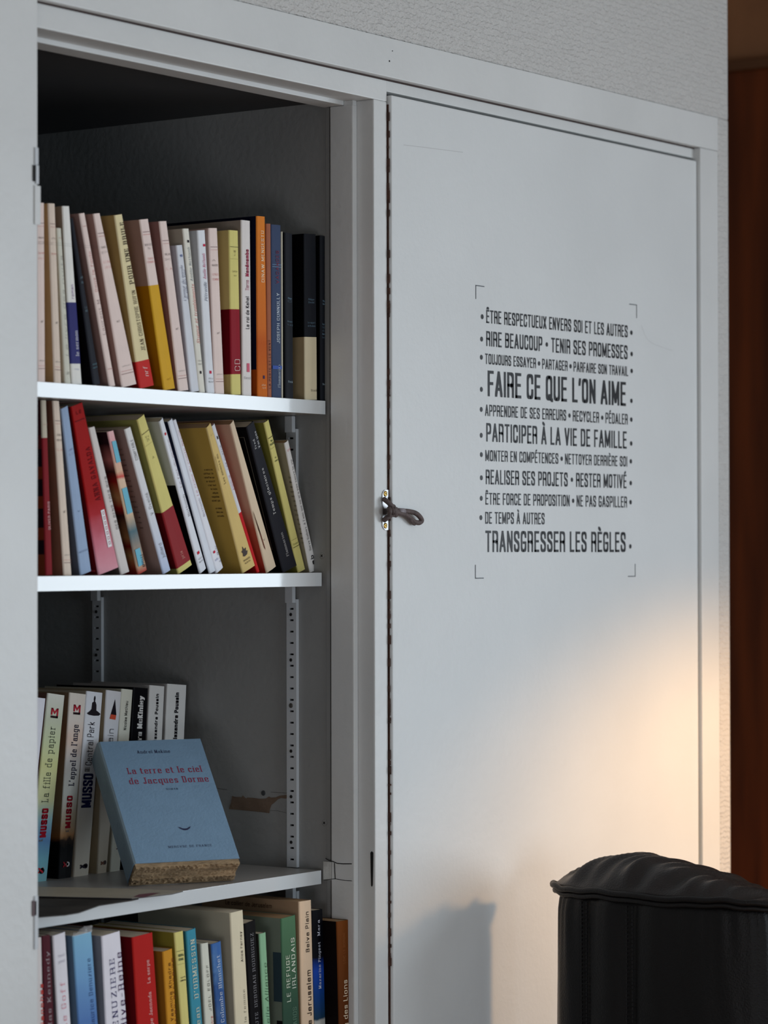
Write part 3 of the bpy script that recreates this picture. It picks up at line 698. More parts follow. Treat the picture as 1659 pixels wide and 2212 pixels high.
book('navy book by Joseph Connolly with pale blue rules on its spine', q4(zB, (948, 206), (1045, 215), (1053, 1918), (955, 1915)), Yt, (62, 74, 100), (40, 44, 60),
     texts=[('V', 'JOSEPH CONNOLLY', .315, .605, .76, .30, (190, 198, 206), 'sans'), ('V', 'VACANCES', .66, .85, .72, .30, (120, 60, 80), 'sans'), ('R', .755, .757, 0.03, .97, (130, 160, 190), 'rule'), ('R', .768, .77, 0.03, .97, (130, 160, 190), 'rule'), ('R', .165, .185, 0.03, .97, (66, 90, 160), 'rule'), ('V', 'Flammarion', .06, .19, .8, .26, (170, 180, 190), 'serif')])
book('very thin cream book wedged against the navy spine', q4(zB, (1050, 278), (1062, 280), (1066, 1924), (1054, 1922)), Yt, (206, 200, 180), depth=.12)
STK = (36, 38, 44)
def stock(a, b, foot=(170, 190, 200)):
    o = [('H', 'Stock', .095, .25, .8, 2.6, foot, 'serif')]
    for i, s_ in enumerate(a): o.append(('H', s_, .60-.018*i, .25, .75, 2.2, (120, 150, 170), 'serif'))
    for i, s_ in enumerate(b): o.append(('H', s_, .46-.02*i, .2, .82, 2.2, (120, 150, 170), 'serif'))
    return o
book('slim black paperback with white scuffed edges, right of the thin cream book', q4(zB, (1086, 285), (1160, 300), (1172, 1940), (1092, 1928)), Yt, STK, (18, 18, 22), rough=.35, texts=stock(['Philippe', 'C'], ['Avant', 'toi']))
book('black novel with a broad cream band round its lower third', q4(zB, (1280, 297), (1395, 305), (1405, 1932), (1286, 1932)), Yt, STK, (8, 8, 10), rough=.35, bands=[(.0, .378, (224, 210, 178), (176, 154, 118))],
     texts=[t_ for t_ in stock(['Philippe', 'Claudel'], ['Le rapport', 'de Brodeck'], (60, 50, 46))[1:]]+[('H', 'Stock', .05, .45, .95, 3, (60, 50, 46), 'serif')])
book('black paperback last on the right of the top row against the cupboard side', q4(zB, (1440, 315), (1500, 330), (1490, 1942), (1442, 1942)), Yt, STK, (10, 10, 12), rough=.35, depth=.13, texts=stock(['Philippe', 'Claudel'], ['La petite', 'fille', 'de', 'Monsieur', 'Linh']))

# ---- second shelf, leaning to the left
Ym = .095
ART1 = ramp('red_orange_cover', [(0, (150, 70, 44)), (.12, (44, 24, 34)), (.2, (150, 60, 36)), (.27, (44, 24, 34)), (.38, (150, 60, 36)), (.45, (44, 24, 34)), (.55, (150, 60, 36)), (.62, (44, 24, 34)), (.72, (110, 36, 40)), (.8, (70, 20, 30))], .4, 0, interp='CONSTANT')
book('red and cream spine leftmost in the leaning row, orange and black cover', q4(zC, (135, 112), (185, 114), (250, 1850), (182, 1862)), Ym, ramp('cream_over_red', [(0, (140, 34, 42)), (.784, (206, 196, 176))], .4, interp='CONSTANT'), ART1,
     texts=[('V', 'OLIVER PARIS', .26, .42, .8, .35, (226, 190, 190), 'sans'), ('R', .86, .862, .1, .9, (190, 140, 130), 'rule')])
book('cream-pink paperback with its cover side toned brown for shade, second in the leaning row', q4(zC, (250, 118), (315, 122), (440, 1853), (360, 1855)), Ym, PKt, (160, 116, 96), texts=blanche(['AND', 'MAK'], ['LA'], .36))
book('pale blue novel leaning left of the thick red one', q4(zC, (332, 200), (400, 165), (635, 1808), (525, 1853)), Ym, (156, 176, 204), (96, 106, 124), texts=[('H', 'JMG', .74, .3, .8, 2.2, (120, 100, 150), 'serif'), ('H', 'LC', .715, .3, .8, 2.2, (120, 100, 150), 'serif'), ('H', 'v', .37, .4, .65, 3, (70, 80, 110), 'serif'), ('H', 'MERCURE', .13, .1, .9, 2, (110, 125, 150), 'serif')])
book('thick red leaning book with a pink foot and black sideways lettering', q4(zC, (430, 178), (545, 132), (905, 1768), (705, 1848)), Ym, ramp('red_to_pink', [(0, (226, 160, 172)), (.2, (210, 120, 136)), (.34, (180, 44, 52)), (.44, (166, 20, 20)), (1, (164, 20, 18))], .4, .12, 40), (112, 14, 22), rough=.25,  # spine blends from pink at the foot to red above
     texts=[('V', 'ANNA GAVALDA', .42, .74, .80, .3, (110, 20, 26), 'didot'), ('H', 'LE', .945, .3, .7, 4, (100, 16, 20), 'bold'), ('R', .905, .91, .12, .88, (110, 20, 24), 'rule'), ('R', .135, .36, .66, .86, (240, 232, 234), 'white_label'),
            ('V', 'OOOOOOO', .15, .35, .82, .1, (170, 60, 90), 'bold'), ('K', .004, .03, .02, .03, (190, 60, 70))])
book('thin light grey paperback leaning right of the thick red one', q4(zC, (610, 388), (668, 373), (1010, 1795), (924, 1830)), Ym, (214, 206, 202), (120, 108, 108), texts=[('V', 'DES GENS TRES BIEN', .3, .66, .85, .3, GY, 'sans')])
ART2 = ramp('collage_cover', [(0, (150, 24, 24)), (.12, (150, 110, 66)), (.2, (110, 20, 22)), (.26, (140, 96, 60)), (.42, (60, 28, 26)), (.48, (158, 30, 26)), (.55, (186, 132, 84)), (.64, (150, 26, 22)), (.70, (74, 36, 32)), (.80, (190, 110, 104)), (.92, (44, 20, 26))], .4, .12, 22)
ART3 = ramp('collage_spine', [(0, (190, 70, 60)), (.05, (206, 170, 140)), (.3, (90, 120, 130)), (.42, (226, 196, 164)), (.66, (232, 200, 172)), (.68, (214, 80, 76)), (.72, (230, 190, 160)), (.93, (236, 176, 178)), (1, (238, 190, 190))], .4, .03, 80)
book('colourful collage paperback, turquoise and peach spine, in the leaning row', q4(zC, (795, 428), (855, 413), (1190, 1800), (1100, 1850)), Ym, ART3, ART2, texts=[('V', 'APPELEZ', .03, .12, .85, .3, (80, 60, 60), 'sans'), ('R', .78, .93, .22, .86, (116, 184, 206)), ('R', .42, .60, .18, .84, (116, 184, 206)), ('R', .05, .17, .15, .7, (116, 184, 206))])
book('white paperback showing a beige back cover with small text, right of the collage one', q4(zC, (965, 403), (1025, 375), (1425, 1802), (1350, 1848)), Ym, ramp('white_blue_edge', [(0, (196, 208, 236)), (.4, (226, 228, 234)), (1, (232, 230, 228))], .25), (164, 142, 136),
     texts=[('V', 'COMPTABLE', .78, .92, .7, .4, GY, 'light'), ('V', 'V. Ovaldé', .4, .55, .75, .4, GY, 'light'), ('V', 'julliard', .1, .2, .7, .4, GY, 'light')]+[('C', s_, .012, .010+.0012*len(s_), .86-.036*i, 2.0, (90, 74, 72), 'sans') for i, s_ in enumerate(['le jour ou', 'elle part', 'de chez elle', 'sans rien', 'dire, tout', 'le monde', 'la cherche', 'dans la', 'ville et', 'au dela', 'du fleuve', 'un soir', 'de juin', 'mais', 'elle rit', 'encore'])])
book('pale yellow book with a dark red lower half, leaning in the second row', q4(zC, (1090, 308), (1160, 250), (1638, 1748), (1500, 1845)), Ym, YEL, (150, 150, 86), bands=[(.035, .40, (142, 38, 42), (92, 10, 18))],
     texts=[('R', .90, .903, 0, 1, (90, 80, 60), 'rule'), ('R', .825, .826, 0, 1, (150, 140, 90), 'rule'), ('H', 'Yv', .865, .3, .7, 3, DK, 'serif'), ('H', 'R', .845, .4, .6, 3, DK, 'serif'), ('H', 'A', .73, .42, .6, 3, DK, 'serif'), ('V', 'prix', .07, .12, .6, .2, (210, 150, 140), 'serif')])
book('white glossy novel, grey sideways lettering, black-footed cover, beside the red and yellow one', [(344.3, 911), (352, 901), (446, 1226.5), (432, 1239.5)], Ym, (224, 226, 234), ramp('white_over_black', [(0, (10, 10, 12)), (.585, (214, 216, 214))], .3, interp='CONSTANT'), rough=.2,
     texts=[('R', .90, .915, .3, .6, (200, 30, 50)), ('V', "Le fait du prince", .55, .86, .8, .36, (160, 130, 140), 'ital'), ('V', 'Nothomb', .36, .5, .8, .36, GY, 'ital'), ('R', .115, .132, .3, .6, (200, 30, 50)), ('H', 'Albin', .08, .25, .8, 2, GY, 'serif'), ('H', 'Michel', .06, .25, .8, 2, GY, 'serif')])
book('white glossy novel with a dark blue photographic cover, slim, leaning second row', [(364, 911), (372.5, 903), (466, 1232), (453, 1239.2)], Ym, (220, 224, 236), ramp('night_blue_cover', [(0, (12, 14, 26)), (.5, (30, 36, 60)), (.6, (120, 130, 160)), (.7, (34, 40, 70)), (1, (20, 22, 40))], .3, .2, 30), rough=.2, texts=[])
book('white glossy novel with red and grey sideways lettering left of the tan cover', [(374.5, 908.5), (380, 905), (482.5, 1223.5), (467, 1238)], Ym, (226, 226, 236), (190, 190, 210), rough=.2,
     texts=[('V', 'Le crime du comte Neville', .5, .93, .66, .34, (190, 70, 90), 'ital'), ('V', 'Nothomb', .36, .48, .7, .34, (150, 140, 160), 'ital'), ('R', .12, .134, .3, .55, (200, 30, 60)), ('V', 'ALBIN', .04, .15, .9, .2, (70, 70, 90), 'sans'), ('H', 'AM', .07, .25, .6, 2.4, (150, 150, 190), 'serif')])
tanlines = ['e soir, la', 'coiffeur. Un', 'estaffa, qui', 'ar objectif', "c'est tout", 'la route', 'uelques', 'magnolias', 'autant que', '', 'un roman', 'dans une', 'actuelle']
book('worn mustard-tan paperback showing printed text on its back cover', q4(zD, (305, 295), (345, 243), (793, 1662), (665, 1745)), Ym, (214, 186, 122), (186, 152, 72), rough=.6, pages=PAGET, depth=.12,
     texts=[('V', 'Les amants du', .60, .80, .55, .22, (70, 54, 40), 'serif'), ('R', .70, .80, .10, .13, (80, 60, 40), 'rule'), ('P', [(.3, .10), (.42, .095), (.62, .10), (.72, .12), (.6, .125), (.66, .145), (.5, .14), (.42, .165), (.38, .14), (.26, .135), (.34, .12)], (80, 70, 66), 'emblem'), ('H', 'RIVAGES', .065, .25, .75, 2.2, (96, 80, 70), 'sans'), ('H', 'NOIR', .045, .3, .7, 2.2, (96, 80, 70), 'sans'), ('H', 'XV', .93, .3, .7, 2, (96, 80, 70), 'serif')]
     + [('C', s_, .003+.0013*len(s_)+.004, .007, .71-.0265*i, 2.6, (70, 54, 40), 'sans') for i, s_ in enumerate(tanlines) if s_])
book('thin white and red spine peeking between the tan and the torn beige paperback', q4(zD, (357, 282), (386, 250), (824, 1690), (798, 1710)), Ym, ramp('white_over_red', [(0, (200, 30, 34)), (.41, (226, 226, 232))], .35, interp='CONSTANT'), (190, 40, 40),
     texts=[('R', .905, .925, .35, .6, (40, 34, 40)), ('V', 'AMOUR', .56, .66, .75, .4, (200, 110, 130), 'sans'), ('V', 'Les quatre', .7, .86, .75, .4, (140, 130, 150), 'sans')])
book('torn beige paperback with a black frame printed on its pinkish cover', q4(zD, (540, 262), (575, 215), (1000, 1670), (905, 1740)), Ym, (218, 196, 168), ramp('beige_to_red_cover', [(0, (186, 60, 44)), (.3, (196, 110, 84)), (.45, (216, 190, 160)), (1, (214, 192, 164))], .5), depth=.12, pages=PAGET,
     texts=[('H', 'v', .2, .4, .6, 3, DK, 'serif'), ('P', [(.25, .28), (.33, .24), (.38, .14), (.3, .16), (.2, .30), (.12, .42), (.1, .40), (.2, .28)], (110, 50, 34), 'tear'), ('K', .022, .0228, .1, .93, (50, 40, 40), 'frame_line'), ('K', .022, .08, .927, .93, (50, 40, 40), 'frame_line'), ('K', .026, .036, .5, .9, (196, 120, 96), 'cover_picture')])
book('black novel with white sideways lettering Temps glaciaires, second row', q4(zD, (705, 288), (775, 226), (1203, 1648), (1065, 1725)), Ym, (42, 42, 48), (10, 9, 12), rough=.45, depth=.14,
     texts=[('V', 'Temps glaciaires', .385, .70, .52, .20, (224, 222, 220), 'didot'), ('V', 'Flammarion', .09, .25, .62, .17, (200, 198, 196), 'serif'), ('V', 'Fred', .84, .9, .42, .2, (220, 220, 220), 'serif'), ('V', 'Vargas', .83, .94, .80, .2, (220, 220, 220), 'serif'), ('K', .008, .0086, .16, .93, (130, 124, 116), 'frame_line'), ('K', .008, .08, .93, .932, (130, 124, 116), 'frame_line')])
book('yellow hardback with thin black rules, second from the right in the leaning row', q4(zD, (878, 246), (925, 212), (1288, 1690), (1218, 1728)), Ym, YEL, (140, 136, 62),
     texts=[('R', .893, .896, 0, 1, (80, 76, 50), 'rule'), ('R', .825, .8262, 0, 1, (150, 140, 90), 'rule'), ('H', 'M', .865, .35, .65, 2.6, (40, 70, 50), 'bold'), ('H', 'AUSI', .845, .1, .9, 2.8, (40, 70, 50), 'bold'), ('H', 'H', .755, .4, .6, 2, (40, 70, 50), 'bold'), ('H', 'mot', .735, .25, .8, 2.2, (40, 70, 50), 'bold'), ('R', .165, .168, 0, 1, (80, 76, 50), 'rule'), ('R', .215, .2165, 0, 1, (150, 140, 90), 'rule'), ('H', 'Grasset', .18, .1, .9, 2.8, (120, 130, 70), 'serif')])
book('white spine by Hervé Guibert at the right end of the leaning row', q4(zD, (1083, 448), (1120, 415), (1408, 1690), (1336, 1722)), Ym, (230, 226, 222), (172, 162, 138), pages=PAGET, depth=.13,
     texts=[('V', "A l'ami qui ne m'a pas sauve la vie", .36, .86, .66, .3, (70, 60, 64), 'serif'), ('V', 'Herve Guibert', .16, .34, .68, .3, (60, 54, 58), 'serif'), ('H', '36', .93, .15, .85, 3.6, (206, 70, 84), 'serif'), ('V', 'eb', .05, .12, .75, .4, (30, 30, 34), 'bold')]
     + [('C', s_, .001+.0016*len(s_), .001, .73-.036*i, 2.6, (50, 44, 44), 'serif') for i, s_ in enumerate(['Ce', 'Ma', 'me', 'qui', 'nes', 'on', 'en', 'les', 'fin', 'et', 'la', 'vi', 'au', 'mo', 'tr'])])

# ---- third shelf
Yb = .292
book('plain white spine at the far left of the third shelf, cut by the pillar', [(74, 1506), (99, 1509), (57, 1905), (34, 1905)], Yb, (224, 222, 230), (120, 20, 30), z=z3f)
def M_logo(h0, s0=.27, s1=.68, colr=(176, 36, 54)):
    a, b = s0, s1; d = .028*1.9; q = (b-a)/5
    return [('P', [(a, h0+.016), (a+q, h0+.016), (a+q, h0+d), (a, h0+d)], colr), ('P', [(b-q, h0+.0), (b, h0+.0), (b, h0+d), (b-q, h0+d)], colr),
            ('P', [(a, h0+d), ((a+b)/2, h0+.02), (b, h0+d), (b-q*1.1, h0+d), ((a+b)/2, h0+.034), (a+q*1.1, h0+d)], colr), ('R', h0, h0+.012, a, b, (60, 40, 44)), ('R', h0+.002, h0+.006, a+q*.7, b-q, colr)]
book('book La fille de papier with pale green to sky blue spine', q4(zE, (200, 170), (370, 195), (190, 2045), (12, 2045)), Yb, ramp('papier_spine', [(0, (140, 196, 206)), (.12, (128, 190, 208)), (.22, (108, 152, 200)), (.32, (150, 196, 210)), (.44, (214, 216, 168)), (.62, (212, 212, 150)), (.74, (206, 214, 170)), (.86, (204, 208, 184)), (1, (224, 222, 212))], .3, .05, 25), (128, 96, 84), z=z3f,
     texts=M_logo(.872)+[('V', 'La fille de papier', .425, .825, .60, .36, (70, 76, 66), 'typew'), ('V', 'MUSSO', .235, .39, .66, .34, (160, 26, 44), 'heavy'), ('V', 'G.', .215, .228, .5, .2, GY, 'sans'), ('V', 'X', .045, .075, .70, .28, (190, 50, 60), 'bold'), ('P', [(.62+.15*cos(a*.5236), .057+.016*sin(a*.5236)) for a in range(12)], (26, 26, 30)), ('P', [(.62+.07*cos(a*.5236), .057+.007*sin(a*.5236)) for a in range(12)], (200, 226, 230))])
book("book L'appel de l'ange, pink and white spine over a night skyline", q4(zE, (418, 165), (583, 185), (432, 2008), (302, 2015)), Yb, ramp('ange_spine', [(0, (10, 12, 14)), (.17, (16, 18, 22)), (.205, (60, 50, 44)), (.235, (200, 150, 104)), (.30, (206, 188, 160)), (.45, (214, 216, 208)), (.62, (206, 200, 196)), (.75, (222, 196, 180)), (.85, (226, 214, 204)), (1, (226, 216, 204))], .3, .07, 90), ramp('ange_side', [(0, (8, 9, 11)), (.19, (12, 14, 14)), (.22, (150, 100, 60)), (.4, (160, 140, 110)), (.8, (150, 112, 84)), (1, (160, 136, 110))], .3, .03, 30), z=z3f,
     texts=M_logo(.885)+[('V', "L'appel de l'ange", .50, .83, .64, .36, (40, 40, 60), 'didot'), ('V', 'MUSSO', .27, .445, .60, .36, (150, 24, 42), 'heavy'), ('V', 'G.', .25, .262, .5, .2, GY, 'sans'), ('V', 'X', .06, .09, .55, .28, (180, 50, 60), 'bold'), ('P', [(.58+.17*cos(a*.5236), .075+.014*sin(a*.5236)) for a in range(12)], (226, 226, 226)), ('P', [(.58+.08*cos(a*.5236), .075+.007*sin(a*.5236)) for a in range(12)], (20, 20, 24))])
fig = [(.08, .885), (.2, .878), (.5, .875), (.82, .878), (.92, .888), (.74, .9), (.64, .905), (.62, .935), (.56, .95), (.52, .953), (.53, .962), (.54, .972), (.5, .985), (.455, .978), (.44, .965), (.46, .953), (.36, .945), (.34, .91), (.26, .9)]
book('book Central Park with navy author name and a seated figure on its white spine', q4(zE, (588, 150), (748, 170), (605, 1992), (455, 1988)), Yb, ramp('park_spine', [(0, (216, 208, 192)), (.3, (220, 216, 206)), (.6, (228, 230, 236)), (1, (230, 232, 238))], .35), (196, 184, 164), z=z3f,
     texts=[('P', [(s, .865+(h-.87)*1.0) for s, h in fig], (34, 28, 34), 'emblem'), ('V', 'Central Park', .60, .835, .60, .40, (40, 36, 46), 'light'), ('V', 'GUILL', .565, .59, .5, .3, GY, 'light'), ('V', 'MUSSO', .37, .555, .76, .62, (26, 34, 84), 'bebas'), ('V', 'X', .04, .062, .66, .3, (44, 40, 50), 'bold'), ('P', [(.72+.13*cos(a*.5236), .052+.014*sin(a*.5236)) for a in range(12)], (44, 40, 50)), ('P', [(.72+.07*cos(a*.5236), .052+.007*sin(a*.5236)) for a in range(12)], (216, 208, 192))])
book('white spine with a red and black spire emblem right of Central Park', q4(zE, (785, 140), (935, 160), (785, 1966), (690, 1955)), Yb, ramp('demain_spine', [(0, (200, 188, 168)), (.5, (214, 208, 196)), (.7, (226, 228, 234)), (1, (228, 228, 232))], .35), (176, 160, 136), z=z3f,
     texts=[('P', [(.34, .87), (.72, .868), (.56, .955)], (30, 24, 34), 'emblem'), ('P', [(.28, .845), (.68, .842), (.71, .868), (.34, .87)], (206, 84, 60), 'emblem'), ('V', 'Demain', .60, .79, .62, .42, (40, 36, 46), 'light'), ('V', 'X', .045, .065, .60, .3, (120, 84, 70), 'bold'), ('P', [(.68+.13*cos(a*.5236), .057+.012*sin(a*.5236)) for a in range(12)], (70, 60, 60))])
book('ivory spine by Nicolas Mathieu left of the black one', q4(zE, (938, 128), (1048, 140), (920, 1926), (820, 1930)), Yb, (222, 222, 208), (190, 186, 170), z=z3f, texts=[('V', 'Nicolas Mathieu', .775, .935, .58, .24, (60, 60, 56), 'sans'), ('V', 'Leurs enfants', .45, .7, .58, .24, (60, 60, 56), 'sans'), ('R', .12, .125, .4, .8, (90, 60, 60))])
book('black spine by Tamara McKinley standing behind the blue book', [(289, 1484.3), (320.4, 1487), (303.5, 1872), (268.5, 1872)], Yb, (16, 16, 20), (12, 12, 14), z=z3f, rough=.3, texts=[('V', 'Tamara McKinley', .60, .955, .66, .34, (226, 226, 224), 'bold')])
for (qd, lb) in (([(324.3, 1480), (356, 1482.8), (337.5, 1870), (306, 1870)], 'white spine by Alexandre Poussin directly right of the black one'), ([(362.5, 1477), (403.5, 1480), (386, 1866), (345, 1866)], 'wider white spine by Alexandre Poussin at the right end, third shelf')):
    book(lb, qd, Yb, (226, 226, 224), (180, 178, 176), z=z3f, texts=[('V', 'et Alexandre Poussin', .63, .955, .58, .20, (36, 34, 40), 'bold'), ('V', 'Sonia', .52, .61, .58, .20, (36, 34, 40), 'bold')])

# ---- blue book leaning back on the others, front cover towards the room
def blue_book():
    yw, ti = -.5431, .8012; wd_, hh, t = .1396, .206, .0385
    B = Vector((2.7546, .168, z3f))
    a = Vector((cos(yw), sin(yw), 0)); n = Vector((-sin(yw), cos(yw), 0)); up = Vector((0, 0, 1))
    hv = up*cos(ti)+n*sin(ti); tv = -n*cos(ti)+up*sin(ti)
    B = B+up*.0003
    root = empty('book', B, 'blue book by Andreï Makine propped up with its cover facing out', 'book')
    def P(u, h, d): return a*u+hv*h+tv*d
    BLU = mat('blue_laid_cover', (132, 164, 192), .65, .25, 260, .05, 50)
    BLS = mat('blue_faded_spine', (140, 160, 172), .65, .25, 260, .08, 50)
    ROUGH = mat('deckled_brown_pages', (178, 150, 116), .95, 1.0, 260, .45, 70, stretch=(.5, .5, 3))
    # cover: U round the spine (u = 0 side), front board slightly short of the pages at the foot
    bm = bmesh.new(); c = .0008
    prof = [(wd_, t), (.0035, t), (.001, t-.0012), (0, t-.004), (0, .004), (.001, .0012), (.0035, 0), (wd_, 0), (wd_, c), (.004, c), (.0016, .004), (.0016, t-.004), (.004, t-c), (wd_, t-c)]
    rows = []
    for h in (.0035, hh*.5, hh):
        rows.append([bm.verts.new(P(u, h+(.0008*sin(u*60)), d)) for u, d in prof])
    for A, Bq in zip(rows[:-1], rows[1:]):
        for i in range(len(prof)):
            j = (i+1) % len(prof); f = bm.faces.new((A[i], A[j], Bq[j], Bq[i])); f.material_index = 1 if 1 <= i <= 6 and i < 6 else 0
    for Rw in (rows[0], rows[-1]):
        for (i, j) in ((0, 13), (1, 12), (2, 12), (3, 11), (4, 10), (5, 9), (6, 9)):
            pass
        idx = [(0, 1, 12, 13), (1, 2, 12), (2, 3, 11, 12), (3, 4, 10, 11), (4, 5, 9, 10), (5, 6, 9), (6, 7, 8, 9)]
        for q in idx: bm.faces.new([Rw[k] for k in q])
    bm_obj('cover', bm, [BLU, BLS], root)
    # uncut page block: layered signatures with ragged foot
    random.seed(3); bm = bmesh.new(); N = 13; nu = 60
    th = (t-2*c-.0004)/N
    for k in range(N):
        d0 = c+.0002+k*th; d1 = d0+th*.93; tl = []; 
        big = (5 <= k <= 10)
        for i in range(nu+1):
            u = .0022+(wd_-.001-.0022)*i/nu
            rg = random.uniform(-.0018, .0012) if not big else (.0006*sin(i*.31+k*.4)+random.uniform(-.0005, .0005))
            h0 = -.0025+rg+(.0016 if big else 0); h0 = max(h0, -.0006 if k < 2 else -.0045)
            tl.append([bm.verts.new(P(u, h, d)) for h, d in ((h0, d0), (h0+random.uniform(-.0004, .0004), d1), (hh-.002, d1), (hh-.002, d0))])
        for i in range(nu):
            A, Bq = tl[i], tl[i+1]
            for j in range(4): bm.faces.new((A[j], A[(j+1) % 4], Bq[(j+1) % 4], Bq[j]))
        bm.faces.new(tl[0]); bm.faces.new(tl[-1][::-1])
    bm_obj('page_block', bm, ROUGH, root)
    RDT = mat('red_title_ink', (156, 44, 74), .6); NVT = mat('navy_ink', (44, 50, 84), .6)
    def line(s, u0, u1, h0, hm, sty, m):
        polys_mesh('lettering', text_polys(s, (u1-u0), hm*.001, sty), lambda x, y, l: P(u0+x, h0+y, t+.0003+.00004*l), m, root)
    line('Andre\u00ef Makine', .049, .093, hh-.0222, 5.4, 'didot', NVT)
    line('La terre et le ciel', .0285, .1275, hh-.0565, 10.5, 'didot', RDT)
    line('de Jacques Dorme', .0265, .1325, hh-.0735, 10.5, 'didot', RDT)
    line('ROMAN', .0725, .0875, hh-.0850, 2.6, 'didot', NVT)
    line('MERCVRE DE FRANCE', .0515, .1085, hh-.1805, 3.4, 'didot', NVT)
    def wing(sgn):
        cx, hy = .0805, hh-.1500
        pp = [(0, 0), (.003, .0004), (.0058, .0022), (.0088, .0034), (.0068, .0012), (.0072, .0006), (.0045, -.0012), (.003, -.0024), (0, -.003)]
        bm = bmesh.new(); vs = [bm.verts.new(P(cx+sgn*x, hy+y, t+.0004)) for x, y in pp]; bm.faces.new(vs); bm_obj('winged_emblem', bm, NVT, root)
    wing(1); wing(-1)
    # scribbled lines on the spine
    for (h0, d0, ln) in ((.175, .012, .012), (.171, .017, .012), (.142, .010, .014), (.139, .014, .014), (.136, .018, .014), (.132, .022, .012), (.075, .022, .004), (.035, .01, .013), (.032, .015, .013), (.03, .02, .013)):
        bm = bmesh.new(); q = [Vector((-.0004, 0, 0))]
        def PS(h, d): return hv*h+tv*d-a*.0004
        b_ = [PS(h0, d0), PS(h0+ln, d0+.008), PS(h0+ln+.0006, d0+.008), PS(h0+.0006, d0)]
        bm.faces.new([bm.verts.new(v) for v in b_]); bm_obj('spine_lettering', bm, mat('grey_ink', (96, 110, 122), .7), root)
blue_book()

# ---- magazines lying on the third shelf
def magazine(label, P, z0, th, mtop, medge, extra=()):
    pts = [atz(x, y, z0+th) for x, y in P]; c = sum(pts, Vector())/len(pts); c.z = z0
    root = empty('magazine', c, label, 'magazine')
    bm = bmesh.new(); A = [bm.verts.new(q-c) for q in pts]; Bv = [bm.verts.new(q-c-Vector((0, 0, th*.12))) for q in pts]
    bm.faces.new(A); bm.faces.new(Bv[::-1]); n = len(A)
    for i in range(n): bm.faces.new((A[i], A[(i+1) % n], Bv[(i+1) % n], Bv[i]))
    bm_obj('front_cover', bm, mtop, root)
    bm = bmesh.new(); q2 = [(q-c)*.996 for q in pts]
    A = [bm.verts.new(Vector((q.x, q.y, th*.86))) for q in q2]; Bv = [bm.verts.new(Vector((q.x, q.y, .0002))) for q in q2]
    bm.faces.new(A); bm.faces.new(Bv[::-1])
    for i in range(n): bm.faces.new((A[i], A[(i+1) % n], Bv[(i+1) % n], Bv[i]))
    bm_obj('pages', bm, medge, root)
    for (PP, m, nm) in extra:
        bm = bmesh.new(); bm.faces.new([bm.verts.new(atz(x, y, z0+th+.0002)-c) for x, y in PP]); bm_obj(nm, bm, m, root)
    return root
PHOTO = mat('dark_photo_cover', (62, 58, 54), .6, 0, 0, .8, 16, spec=.2)
magazine('dark photographic magazine lying at the front left corner of the third shelf', [(40, 1934), (300, 1941), (284, 1944.5), (215, 1955), (170, 1971), (140, 1976), (60, 1982), (10, 1988), (5, 1950)], z3f+.0003, .0014, PHOTO, mat('dark_magazine_pages', (70, 66, 64), .8))
magazine('cream magazine with a dark red leaf shape, lying behind the dark one', [(40, 1914.5), (260, 1919), (396, 1924), (372, 1930), (285, 1940), (160, 1937.5), (40, 1934.5)], z3f+.0021, .0016, mat('cream_magazine_cover', (190, 180, 160), .5, .1, 40, .1, 20), mat('magazine_dark_edge', (60, 56, 60), .7),
         [([(288, 1937.5), (300, 1932), (325, 1929), (345, 1928.5), (330, 1933), (312, 1938.5)], mat('dark_red_print', (120, 20, 34), .4), 'printed_leaf')])

# ---- bottom shelf
def low(label, ptsTop, xb, Y, spine, side=None, f=zF, **k):
    TL, TR = [f(*p) for p in ptsTop]; xl, xr = xb
    return book(label, [TL, TR, (f(xr, 0)[0], 2212), (f(xl, 0)[0], 2212)], Y, spine, side, z=z4f, **k)
Yl = .058
low('white spine with red letters cut by the pillar, bottom row', ((62, 768), (138, 757)), (84, 158), Yl, (216, 208, 206), texts=[('V', 'Les heures blanches', .33, .80, .95, .42, (206, 70, 62), 'bold')])
low('dark maroon spine by Douglas Kennedy, bottom row left', ((142, 745), (225, 733)), (168, 265), Yl, (84, 34, 44), (60, 24, 32), texts=[('V', 'Douglas Kennedy', .49, .93, .66, .36, (190, 180, 184), 'serif')])
low('white spine by Juliette Le Goff with pink sideways lettering, bottom row', ((250, 745), (375, 702)), (300, 430), Yl, (224, 220, 226), (130, 126, 136), texts=[('V', 'Juliette Le Goff', .35, .79, .66, .34, (214, 120, 136), 'serif'), ('H', 'tout', .90, .3, .8, 3.6, (170, 168, 180), 'serif'), ('H', 'pour', .875, .3, .8, 3.6, (170, 168, 180), 'serif')])
bl = low('sky blue spine in a torn clear plastic jacket, bottom row', ((450, 748), (636, 700)), (506, 702), Yl, ramp('sky_spine', [(0, (90, 130, 180)), (.45, (96, 136, 184)), (.62, (88, 126, 186)), (.8, (118, 164, 208)), (1, (134, 186, 216))], .2, .1, 14), (104, 130, 156), rough=.2,
        texts=[('V', 'Maurice Denuziere', .575, .885, .80, .20, (50, 70, 116), 'serif'), ('V', 'HELVIE  MAS', .22, .55, .80, .36, (54, 40, 84), 'light')])
